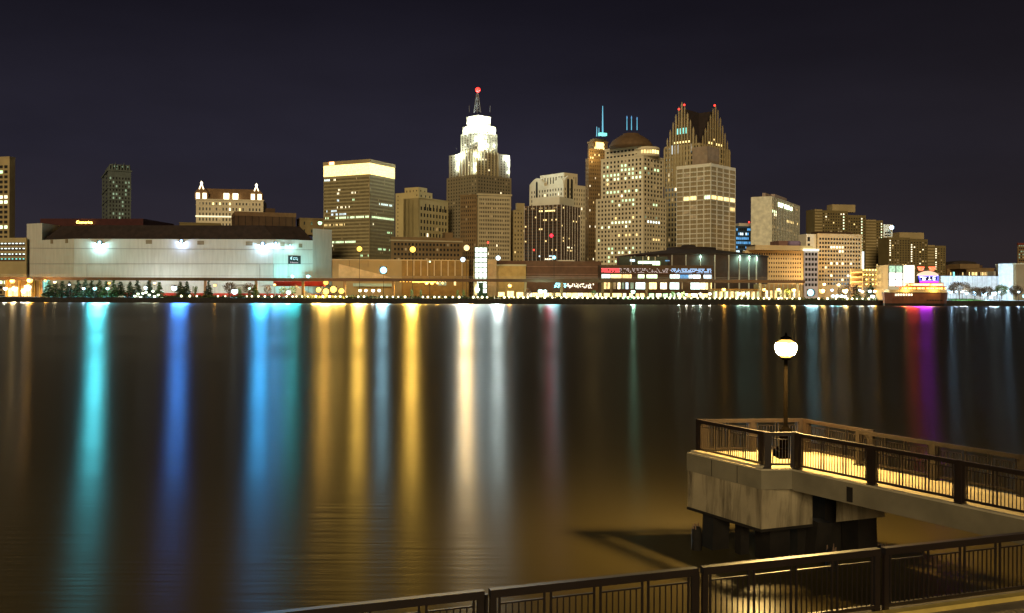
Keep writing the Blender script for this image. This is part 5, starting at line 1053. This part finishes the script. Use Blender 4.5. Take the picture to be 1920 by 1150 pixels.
# ------------------------------------------------------------------ trees
LEAFS = {'dark': mat('conifer_needles', (.030,.055,.022), var=.5, scale=.6), 'green': mat('conifer_needles_painted_lit', (.045,.085,.025), var=.5, scale=.6), 'bare': mat('bare_twigs', (.10,.065,.04), var=.4, scale=.5), 'willow': mat('willow_leaf', (.10,.15,.06), var=.4, scale=.5)}  # brighter copy of the needles: lamp light put into the colour
BARK = mat('bark', (.06,.042,.028), var=.4, scale=2)
def crown_mesh(kind, seed):
    rn = random.Random(seed); m = MB()
    def leaf(c, s, d=None):
        a = (Vector(d) if d else Vector((rn.uniform(-1,1),rn.uniform(-1,1),rn.uniform(-1,1)))).normalized(); o = a.cross(Vector((rn.uniform(-1,1),rn.uniform(-1,1),rn.uniform(-1,1)))).normalized()
        m.quad(c-a*s-o*s*.32, c+a*s-o*s*.2, c+a*s+o*s*.2, c-a*s+o*s*.32)
    if kind == 'conifer':                              # unit: 10 m high, layered drooping boughs
        z = 1.0
        while z < 9.8:
            rad = 2.9*(1-z/10.2)**.85*rn.uniform(.75,1.12); n = max(4, int(rad*6.2))
            for i in range(n):
                a = rn.uniform(0,6.28); ln = rad*rn.uniform(.6,1.1); q = Vector((math.cos(a),math.sin(a),0)); steps = max(3,int(ln*2.6))
                for k in range(1,steps+1):
                    f = k/steps; c = q*ln*f + Vector((0,0,z-.45*ln*f*f+.15*f)); leaf(c, .52*(1.15-f*.5), q+Vector((rn.uniform(-.5,.5),rn.uniform(-.5,.5),-.25)))
                    if k > 1: leaf(c+Vector((rn.uniform(-.2,.2),rn.uniform(-.2,.2),rn.uniform(-.15,.1))), .40)
            z += rn.uniform(.36,.6)
    elif kind == 'round':                              # dense fine twigs of a leafless round crown
        for i in range(1500):
            d = Vector((rn.gauss(0,1),rn.gauss(0,1),rn.gauss(0,.8))).normalized(); r = rn.uniform(.25,1)**.55
            c = Vector((d.x*4.6*r, d.y*4.6*r, 6.2+d.z*3.1*r)); leaf(c, rn.uniform(.18,.42), d+Vector((rn.uniform(-.6,.6),rn.uniform(-.6,.6),rn.uniform(-.2,.7))))
    elif kind == 'willow':                             # arching lit sprays
        for i in range(46):
            a = rn.uniform(0,6.28); q = Vector((math.cos(a),math.sin(a),0)); rad = rn.uniform(.3,2.4); hh = rn.uniform(4.5,8.5)
            for k in range(12):
                f = k/11; c = q*rad*(f**.6) + Vector((0,0,hh*(1-(1-min(1,f*2.2))**2) - (max(0,f-.5)*2)**1.6*hh*.55)); leaf(c, .30, q*.4+Vector((0,0,1)))
    else:                                              # loose bush or bare small tree
        for i in range(420):
            d = Vector((rn.gauss(0,1),rn.gauss(0,1),rn.gauss(0,1))).normalized(); r = rn.uniform(.1,1)**.5
            c = Vector((d.x*2.4*r, d.y*2.4*r, 4.6+d.z*2.6*r)); leaf(c, rn.uniform(.2,.4), d+Vector((0,0,.6)))
    return m
def trunk_mesh(kind, seed):
    rn = random.Random(seed+50); m = MB(); h = {'conifer':9.4,'round':5.5,'willow':4.0,'bush':5.0}[kind]
    m.tube((0,0,-.2),(rn.uniform(-.15,.15),rn.uniform(-.15,.15),h), .24, .05, 7)
    if kind in ('round','bush','willow'):
        for k in range(9 if kind == 'round' else 6):
            a = rn.uniform(0,6.28); z = rn.uniform(1.4,h*.75); ln = rn.uniform(1.5,3.6 if kind == 'round' else 1.9); m.tube((0,0,z),(ln*math.cos(a),ln*math.sin(a),z+ln*rn.uniform(.5,1.1)), .10, .03, 5)
    return m
TM = {}
def tree(px, Y, top, kind, leaf, label, name, seed, wide=1.0, group=None, base=LAND):
    z1 = ZP(top, Y, px); hgt = z1 - base; s = hgt/{'conifer':10.0,'round':9.4,'willow':8.6,'bush':7.3}[kind]
    t = thing(name, label, 'tree', Vector((XP(px,Y), Y, base)), random.uniform(0,6.28), group)
    for nm, key, fn, mm in (('trunk',('t',kind,seed),trunk_mesh,BARK),('crown',('c',kind,seed,leaf),crown_mesh,LEAFS[leaf])):
        if key not in TM: o = fn(kind, seed).build(nm, mm, t); TM[key] = o.data
        else: o = bpy.data.objects.new(nm, TM[key]); COL.objects.link(o); o.parent = t
        o.scale = (s*wide, s*wide, s)
    return t
GC = 'conifers along the bank below the arena'
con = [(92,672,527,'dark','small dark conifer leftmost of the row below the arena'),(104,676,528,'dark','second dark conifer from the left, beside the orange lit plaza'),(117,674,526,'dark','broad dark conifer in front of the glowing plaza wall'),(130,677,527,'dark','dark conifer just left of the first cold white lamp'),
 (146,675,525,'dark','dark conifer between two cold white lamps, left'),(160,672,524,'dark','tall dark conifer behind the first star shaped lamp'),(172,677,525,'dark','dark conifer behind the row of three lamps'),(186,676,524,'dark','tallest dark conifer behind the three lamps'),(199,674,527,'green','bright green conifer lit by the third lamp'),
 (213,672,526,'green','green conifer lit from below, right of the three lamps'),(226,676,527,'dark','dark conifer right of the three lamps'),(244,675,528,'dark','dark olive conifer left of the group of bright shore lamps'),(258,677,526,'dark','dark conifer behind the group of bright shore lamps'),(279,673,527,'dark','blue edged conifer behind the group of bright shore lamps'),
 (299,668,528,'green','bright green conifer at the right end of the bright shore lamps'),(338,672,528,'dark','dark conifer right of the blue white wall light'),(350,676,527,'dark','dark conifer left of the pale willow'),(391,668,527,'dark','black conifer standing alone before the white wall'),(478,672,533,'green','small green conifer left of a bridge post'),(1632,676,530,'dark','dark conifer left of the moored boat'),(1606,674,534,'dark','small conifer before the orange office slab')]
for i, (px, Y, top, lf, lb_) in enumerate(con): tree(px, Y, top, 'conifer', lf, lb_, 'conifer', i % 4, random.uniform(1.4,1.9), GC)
tree(366, 666, 536, 'willow', 'willow', 'pale lit willow before the white arena wall', 'willow', 1, 1.1); tree(449, 668, 538, 'willow', 'willow', 'white green lit willow beside the dazzling wall lamp', 'willow', 2, .9)
tree(466, 674, 530, 'bush', 'bare', 'grey bare tree behind the dazzling wall lamp', 'bare_tree', 1, 1.2); tree(430, 676, 527, 'bush', 'bare', 'bare tree left of the dazzling wall lamp', 'bare_tree', 2, 1.2); tree(502, 668, 534, 'bush', 'bare', 'small bare tree right of the first bridge post', 'bare_tree', 3, .9)
tree(532, 670, 537, 'bush', 'willow', 'rounded bush lit teal before the red wall', 'bush', 4, 1.3); tree(548, 668, 536, 'bush', 'willow', 'green bush left of the outdoor stairs', 'bush', 5, 1.1)
for px, lb_ in ((772,'tall lit grasses before the brown ribbed hall, left clump'),(789,'smaller lit grass clump right of the tall one, before the ribbed hall'),(858,'green lit grass clump left of the glass stair tower'),(869,'pale lit grass clump beside the glass stair tower')): tree(px, 666, 541 if px < 780 else 543, 'willow', 'willow', lb_, 'ornamental_grass', px % 5, .8)
tree(990, 664, 541, 'bush', 'bare', 'small round tree before the lit shop front, left', 'small_tree', 6, .9); tree(1038, 664, 546, 'bush', 'bare', 'small round tree below the neon lettering', 'small_tree', 7, .9); tree(1113, 664, 543, 'bush', 'willow', 'small green tree at the right end of the neon hall', 'small_tree', 8, .9)
tree(1262, 664, 545, 'willow', 'willow', 'bright green lit tree before the glass arcade', 'lit_tree', 3, 1.1); tree(1280, 664, 547, 'bush', 'willow', 'small teal lit tree beside the bright one, before the arcade', 'lit_tree', 5, .9)
tree(1476, 664, 541, 'bush', 'willow', 'tree glowing under the right pair of orange lamps', 'small_tree', 9, .9); tree(1462, 667, 546, 'bush', 'willow', 'small pale tree between two orange lamps', 'small_tree', 10, .9)
tree(1594, 674, 532, 'round', 'bare', 'dark tree before the lower corner of the orange office slab', 'bare_tree', 3, .8); tree(1578, 676, 538, 'bush', 'bare', 'brown tree left of the bank of white lamps', 'bare_tree', 11, 1.0)
tree(1799, 672, 527, 'round', 'bare', 'big round bare tree before the cold lit wall', 'bare_tree', 1, 1.08)
for i, (px, top, lb_) in enumerate(((1828,537,'small round tree right of the big bare tree'),(1852,536,'bare tree behind the dazzling park lamps'),(1878,533,'grey green tree at the foot of the tall pale block'),(1905,534,'dark bare tree before the brown block at the right edge'),(1838,538,'dark little tree between two park trees'))):
    tree(px, 674+i, top, 'round', 'bare' if i != 2 else 'willow', lb_, 'park_tree', 4+i % 2, .8)
# lawn before the cold lit wall
m = MB(); rn = random.Random(9)
for i in range(2600):
    X_, Y_ = XP(1783+rn.uniform(0,58), 668)+0, 660.5+rn.uniform(0,22); h_ = rn.uniform(.15,.4); m.quad((X_-.18,Y_,LAND),(X_+.18,Y_+.05,LAND),(X_+.1,Y_,LAND+h_),(X_-.1,Y_,LAND+h_))
m.quad((XP(1781,668),659.5,LAND+.03),(XP(1842,668),659.5,LAND+.03),(XP(1842,668),684,LAND+1.6),(XP(1781,668),684,LAND+1.6))
tag(m.build('lawn_grass', mat('lawn', (.035,.12,.02), var=.3, scale=.6)), 'strip of lit green lawn right of the moored boat', 'grass', kind='stuff')

# ------------------------------------------------------------------ lamps of the bank
LM = {}
def lamp(px, py, Y, col, I, r, label, base=LAND, group='lamps along the far bank', name='street_lamp', vis=None):
    """lamp on a post; I: candle power towards the river, r: globe radius"""
    r *= 1.35 if name == 'mast_lamp' else 1.2
    p = P(px, py, Y); h = p.z - base; t = thing(name, label, 'lamp', Vector((p.x, p.y, base)), 0, group)
    if name == 'mast_lamp' or (I > 7000 and Y < 680):                            # floodlight head that faces the river
        m = MB(); m.tube((0,.35,0),(0,.35,h-.2), .22, .14, 6); m.build('mast', BLACKM, t)
        m = MB(); m.box(-r*1.05,r*1.05,.02,.5,h-r*1.05,h+r*1.05); m.build('housing', BLACKM, t)
        m = MB(); m.tube((0,.02,h),(0,-r*.95,h), r*1.08, r*1.16, 14, caps=False); m.build('visor', BLACKM, t)
        m = MB(); n = 12; vs = [(0,-r*.7,h)]; fs = [(0,1+(j+1)%n,1+j) for j in range(n)]
        for i in (1,2,3):
            a = math.pi/6*i
            for j in range(n): q = 2*math.pi*j/n; vs.append((r*math.sin(a)*math.cos(q), -r*.7*math.cos(a), h+r*math.sin(a)*math.sin(q)))
        for i in range(2):
            for j in range(n): fs.append((1+i*n+j,1+i*n+(j+1)%n,1+(i+1)*n+(j+1)%n,1+(i+1)*n+j))
        m.add(vs, fs, True); m.build('lens', lamp_glass(col), t); lamp_light(t, p + Vector((0,-5.0,0)), col, I*12.57, 4.0, 'SPOT', (0,-1,-.10), 165, .4); return t
    m = MB(); m.tube((0,0,0),(0,0,h-r*.9), .16, .10, 6); m.build('pole', BLACKM, t)
    m = MB(); m.lathe((0,0,h), [(.3*r,-r),(.8*r,-.7*r),(r,0),(.9*r,.45*r)], 9); m.build('globe', lamp_glass(col), t); lamp_light(t, p + Vector((0,-r*1.2-.1,0)), col, I*12.57, r*.7)
    m = MB(); m.lathe((0,0,h), [(1.05*r,.46*r),(.6*r,.75*r),(.1*r,.9*r)], 9); m.build('cap', BLACKM, t)
    return t
OR = (1,.46,.06); WA = (1,.74,.38); WH = (.72,.92,1); CY = (.35,.92,1); WW = (1,.93,.75); BW = (.55,.78,1)
K = KF
hall_roof = lambda py, Y, px: ZP(py, Y, px)
# tall floodlight masts that show above the halls
lamp(611, 530, 690, (1,.5,.08), 3500*K, 1.4, 'orange floodlight over the dazzling cluster by the stairs', name='mast_lamp', group='high mast lamps')
lamp(674, 467, 726, (1,.58,.09), 5200*K, 1.5, 'orange mast lamp high above the tan ramp hall', name='mast_lamp', group='high mast lamps')
lamp(774, 468, 722, (1,.58,.09), 6500*K, 1.7, 'orange mast lamp high above the ribbed hall', name='mast_lamp', group='high mast lamps')
lamp(875, 465, 712, (1,.66,.26), 8500*K, 1.6, 'brightest golden mast lamp, left of the glass stair tower', name='mast_lamp', group='high mast lamps')
lamp(868, 487, 705, WH, 900*K, 1.3, 'white mast lamp just below the brightest golden one', name='mast_lamp', group='high mast lamps')
lamp(934, 484, 705, (.85,1,.95), 2600*K, 1.3, 'white mast lamp right of the glass stair tower', name='mast_lamp', group='high mast lamps')
lamp(1039, 483, 705, CY, 380*K, 1.0, 'pale cyan mast lamp above the neon hall', name='mast_lamp', group='high mast lamps')
beacon(1001, 469, 836, 'pair of small red window lights low on the dark ribbed tower', .8, mast=30)
lamp(1034, 442, 812, (1,.02,.05), 420*K, 1.2, 'red star shaped warning light in front of the dark ribbed tower', name='mast_lamp', group=None)
lamp(719, 507, 700, (.40,.80,1), 2200*K, 1.9, 'dazzling blue white mast lamp before the tan ramp hall', name='mast_lamp', group='high mast lamps')
lamp(745, 490, 724, WW, 60, .6, 'small white lamp on the roof edge left of the ribbed hall', name='mast_lamp', group='high mast lamps') if False else None
lamp(806, 491, 716, (.8,1,.6), 60, .55, 'tiny green white lamp on top of the ribbed hall', name='mast_lamp', group='high mast lamps')
lamp(600, 418, 870, (.55,1,.55), 420, 1.6, 'green white lamp on the low roof left of the bank tower', base=ZP(425,870,600), name='roof_lamp')
# orange strip under the guideway
gwl = thing('strip_light', 'row of glaring orange lights under the guideway, left of the glass stair tower', 'lights', P(800, 530, 697))
for i, px in enumerate([771,777,783,789,795,800,805,810,815,820,825,830,835,840,845,850,855]):
    r = .8 if px < 795 or px > 838 else (1.3 if px not in (805,850) else 1.5); p = P(px-20, 527 + (4 if 815 <= px <= 850 and i % 2 else 0), 696); m = MB(); m.ball(p, r, 8, 5)
    if i % 4 == 1: lamp_light(gwl, p + Vector((0,-2.0,-.3)), (1,.50,.07), 900*12.57, 1.0)
    m.build('lamp', glow('orange_strip', (1,.50,.07), 5.0, sample=True), gwl, world=True)
# lamps at street level
for px, py, Y, col, I, r, lb_ in (
 (10,541,672,WW,260,1.2,'warm white lamp at the far left edge of the bank'),(23,527,680,OR,420,1.5,'orange lamp at the top left of the glowing plaza'),(56,526,680,OR,1500,1.7,'brighter orange lamp right in the glowing plaza'),(28,541,672,WA,1500,1.7,'white lamp low in the glowing plaza, left'),(52,539,672,WW,520,2.0,'white lamp low in the glowing plaza, right'),(44,546,668,WW,300,1.3,'low white lamp in the middle of the glowing plaza'),
 (85,526,676,OR,90,.7,'small orange lamp left of the first conifers'),(103,529,672,WA,70,.9,'peach lamp among the first conifers'),(130,534,664,BW,60,.6,'faint blue white lamp between dark conifers'),
 (157,541,664,BW,160,.9,'blue white lamp, first of three among conifers'),(178,541,664,CY,300,1.1,'pale cyan lamp, middle of three among conifers'),(202,541,664,(.5,1,.85),220,1.0,'greenish lamp, last of three among conifers'),(205,531,680,OR,110,.8,'small orange lamp behind the green conifer'),(290,531,680,WA,80,.8,'peach lamp behind the bright shore lamps'),
 (275,540,764,WH,500,1.8,'blue white lamp glaring on the arena base, left'),(327,540,764,WH,560,2.0,'blue white lamp glaring on the arena base, second'),(403,535,690,OR,160,.9,'orange lamp right of the lone black conifer'),(440,546,764,WH,600,2.2,'dazzling white lamp among pale bare trees'),(468,541,664,(.4,1,.7),70,.6,'small green lamp left of the second bridge post'),
 (515,534,672,OR,130,.8,'orange lamp before the red canopy'),(541,548,664,WH,420,1.4,'white lamp low beside the teal bush'),(549,518,764,(.25,.9,1),800,1.3,'cyan lamp on the guideway, left of two'),(578,518,772,(.25,.9,1),900,1.3,'cyan lamp on the guideway, right of two'),
 (597,544,668,(1,.62,.13),5500,1.5,'first lamp of the dazzling white cluster by the stairs'),(611,547,666,(1,.62,.13),6000,1.9,'second lamp of the dazzling white cluster, nearest the water'),(625,543,668,(1,.62,.13),6000,2.0,'third lamp of the dazzling white cluster, tallest'),(640,546,668,(1,.58,.10),6000,1.7,'last lamp of the dazzling white cluster'),
 (675,545,664,(1,1,.6),120,.9,'first of four white lamps in a row before the tan ramp hall'),(686,545,664,WW,130,.9,'second of four white lamps in a row before the tan ramp hall'),(699.5,545,664,WW,150,1.0,'third of four white lamps in a row before the tan ramp hall'),(711,545,664,(.8,1,.85),130,.9,'last of four white lamps in a row before the tan ramp hall'),
 (896,543,690,(.75,1,.85),240,1.2,'white lamp at the foot of the glass stair tower'),(956,536,664,OR,420,1.2,'golden lamp before the amber corner of the neon hall'),(1013,546,688,(.55,1,.85),420,1.5,'pale teal light over the lit shop front'),(1022,546,688,(.55,1,.85),260,1.2,'second pale teal light over the lit shop front'),
 (1187,547,662,(.45,1,.68),1500,1.3,'green white lamp before the glass arcade'),(1272,551,662,(.7,1,.75),140,.9,'low green lamp among the lit trees'),(1274,552,664,WW,120,.8,'lamp globe before the right half of the arcade, first'),(1287,552,664,WW,120,.8,'lamp globe before the right half of the arcade, second'),(1299,552,664,WW,140,.9,'lamp globe before the right half of the arcade, third'),(1313,551,664,WW,140,.9,'lamp globe before the right half of the arcade, fourth'),(1331,551,664,WW,160,1.0,'lamp globe before the right end of the arcade'),
 (1357,543,664,OR,420,1.2,'orange lamp before the columned pavilion'),(1432.5,543,664,OR,380,1.1,'orange lamp, first of three before the amber arcade'),(1459.5,543,664,(1,.62,.16),420,1.3,'orange lamp, middle of three before the amber arcade'),(1488,544,664,(1,.62,.16),440,1.3,'orange lamp, last of three before the amber arcade'),
 (1386,551,664,(.7,1,.7),130,1.0,'green white lamp at the columned pavilion, left'),(1394,551,664,(.7,1,.7),130,1.0,'green white lamp at the columned pavilion, middle'),(1402,551,664,(.7,1,.7),130,1.0,'green white lamp at the columned pavilion, right'),
 (1519.5,549,660,(.45,.9,1),2200,2.0,'biggest blue white lamp, at the foot of the lavender block'),(1541.5,545,666,(1,.62,.16),420,1.7,'orange lamp before the left end of the orange office slab'),(1545,533,806,(1,.62,.24),1000,1.2,'warm lamp higher up on the orange office slab, left'),(1572,534,806,(1,.62,.24),1000,1.2,'warm lamp higher up on the orange office slab, right'),(1585,545,664,(1,.60,.14),520,1.7,'big orange lamp before the middle of the orange office slab'),
 (1560,544,672,BW,120,.9,'blue white lamp alone above the row of four'),(1561.5,555,664,CY,130,1.0,'first of four cyan lamps before the orange office slab'),(1569.5,555,664,CY,140,1.0,'second of four cyan lamps before the orange office slab'),(1577.5,555,664,WH,140,1.0,'third of four cyan lamps before the orange office slab'),(1584.5,556,664,WH,140,1.0,'last of four cyan lamps before the orange office slab'),
 (1612,544,668,WH,110,.8,'white lamp beside the dark conifers, right'),(1617,547,664,WA,160,1.0,'warm lamp beside the dark conifers, right'),(1631,546,664,WH,160,1.0,'white lamp left of the boat'),(1641,546,664,OR,300,1.2,'golden lamp left of the boat, upper'),(1636,556,662,WW,180,1.2,'white lamp left of the boat, lowest'),
 (1782,547,776,(.45,.74,1),1500,1.4,'blue white lamp just right of the boat'),(1793,547,668,BW,90,.7,'small white park lamp under the big round tree'),(1804,547,668,WH,120,.8,'second park lamp under the big round tree'),(1812,550,666,WH,140,.9,'third park lamp right of the big round tree'),(1827,549,776,(.45,.74,1),1500,1.9,'dazzling park lamp, left of the pair'),(1846,550,776,(.45,.74,1),1500,2.1,'dazzling park lamp, right of the pair'),(1864,550,666,WH,260,1.4,'white park lamp right of the dazzling pair'),(1858,557,662,WH,120,1.0,'low park lamp below the dazzling pair'),
 (1874,547.5,668,BW,80,.7,'small park lamp before the tall pale block'),(1888,545,770,(.45,.74,1),1500,1.2,'blue white park lamp before the brown block'),(1910,547.5,668,BW,80,.7,'small park lamp before the brown block, right'),(1921,555,664,CY,200,1.2,'cyan lamp at the right edge of the bank')):
    lamp(px, py, Y, col, I*KS, r, lb_, group='street lamps on the far bank')
# ground spotlights at the green conifers
for i, (px, py) in enumerate(((253,555),(259,551),(264,557),(268,550),(274,548),(280,553),(287,546),(290,556),(297,553),(304,558),(313,557))):
    lamp(px, py, 661.5, (.85,1,.68), 95, .8, 'glaring low shore lamp in the bright cluster below green conifers', name='shore_spot', group='bright cluster of low shore lamps')
# ------------------------------------------------------------------ little lamps along the top of the wall
groups = (('white arena', [340,356,369,408,423,463,473,484,497,510,524]), ('outdoor stairs', [537,548,556,566,577,592,606,618]), ('tan ramp hall', [629,639,650,672,683,715,725,737]), ('ribbed hall', [747,759,793,803,814,824,835,849,860]), ('glass stair tower', [888,896,904,914]),
 ('amber corner block', [945,955,963,972,981]), ('neon lettering hall', [990,1008,1021,1035,1053,1063,1072,1082,1092,1102,1112,1121]), ('glass arcade', [1129,1136,1146,1158,1168,1177,1188,1197,1205,1215,1225,1235,1246,1256,1264,1275,1285,1296,1308,1318,1330]), ('columned pavilion', [1340,1349,1360,1370,1381,1391,1402,1412,1422]), ('amber arcade', [1433,1442,1459,1467,1476,1486,1499]), ('orange office slab', [1535,1551,1567,1588,1598,1607,1618,1629]))
pm = None
SGL = glow('shore_lamp_glass', (1,.90,.56), 4.5)
for where, pxs in groups:
    for px in pxs:
        r = random.uniform(.5,.82); Y = 657.6; t = thing('shore_lamp', 'little white lamp on the shore wall in front of the %s' % where, 'lamp', Vector((XP(px,Y)+random.uniform(-.3,.3), Y, LAND)), 0, 'little shore wall lamps before the %s' % where)
        m = MB(); m.tube((0,0,0),(0,0,1.3-r*.4), .12, .12, 6); m.build('stem', BLACKM, t)
        m = MB(); m.ball((0,0,1.3), r, 8, 5); m.build('globe', SGL, t)
for px in (815, 895, 1015, 1075, 1160, 1240, 1310, 1400, 1480, 1560, 640, 720, 560):   # their light on shrubs and wall
    pass
# plaza on the left and the stairs
B = Bld('plaza_pavilion', 'orange lit plaza pavilion with pale columns at the left end of the bank', 9, 700, 86, mat('amber_wall', (.42,.27,.12)))
x = B.vol(-40, 78, 524, depth=14)
for px in (14, 37, 62, 66, 76): q = B.sol('R',px,0); part_box(B, 'column', (q-.6,q+.6,-1.6,-.03,0,x[5]), mat('ochre_column', (.55,.36,.10)))
for px in (20,30,45,54): q = B.sol('R',px,0); part_box(B, 'lit_window', (q-1.6,q+1.6,-.3,-.02,.5,6.5), WIN['Y'])
B.finish()
st = thing('staircase', 'outdoor concrete staircase rising to the left beside the dazzling lamps', 'stairs', P(575, 556, 700)); p0 = P(553, 536, 700); p1 = P(592, 557, 700)
m = MB()
for k in range(12): f = k/12; m.box(p0.x+(p1.x-p0.x)*f, p0.x+(p1.x-p0.x)*(f+1/12)-.01, 699, 702, LAND, p0.z+(LAND-p0.z)*f)
m.build('steps', PALE, st, world=True); m = MB(); m.beam(p0+Vector((0,-1.2,1.2)), p1+Vector((0,-1.2,1.2)), .15, .2); m.build('handrail', STEEL, st, world=True)
cn = thing('canopy', 'red roofed canopy on thin posts right of the outdoor stairs wall', 'canopy', P(560, 532, 704)); m = MB(); a, c = P(513, 532, 704), P(608, 532, 704); m.box(a.x,c.x,703,708,a.z-1.8,a.z+1.8); m.build('roof', REDP, cn, world=True)
for px in (516,540,566,604): X_ = XP(px,704); m = MB(); m.box(X_-.25,X_+.25,703.2,703.7,LAND,a.z-1.81); m.build('post', PALE, cn, world=True)
# a few parked cars by the bank
def car(px, Y, label, col, rz=0.0):
    t = thing('parked_car', label, 'car', Vector((XP(px,Y), Y, LAND)), rz, 'cars parked along the bank')
    pr = [(-2.2,.35),(-2.2,.8),(-1.5,.95),(-.9,1.42),(.7,1.42),(1.35,.95),(2.15,.82),(2.25,.35)]
    m = MB(); n = len(pr); m.add([(x_,-.85,z_) for x_,z_ in pr]+[(x_,.85,z_) for x_,z_ in pr], [tuple(range(n)),tuple(range(2*n-1,n-1,-1))]+[(i,n+i,n+(i+1)%n,(i+1)%n) for i in range(n)]); m.build('body', mat('car_paint_'+label.split()[0], col, rough=.3, spec=.5), t)
    m = MB(); m.add([(-1.3,-.87,.97),(1.2,-.87,.97),(.65,-.87,1.36),(-.85,-.87,1.36)], [(0,1,2,3)]); m.build('window', GLASS, t)
    for x_ in (-1.35,1.4):
        for y_ in (-.86,.66): m = MB(); m.tube((x_,y_,.33),(x_,y_+.2,.33), .33, n=12); m.build('wheel', BLACKM, t)
car(258, 664, 'silver parked car half hidden below the green conifers', (.5,.5,.52)); car(322, 664, 'white parked car before the arena base', (.6,.6,.6)); car(512, 664, 'grey parked car behind the shore lamps, right of a bridge post', (.3,.3,.31)); car(228, 664, 'pale parked car left of the glaring shore lamps', (.55,.53,.48))
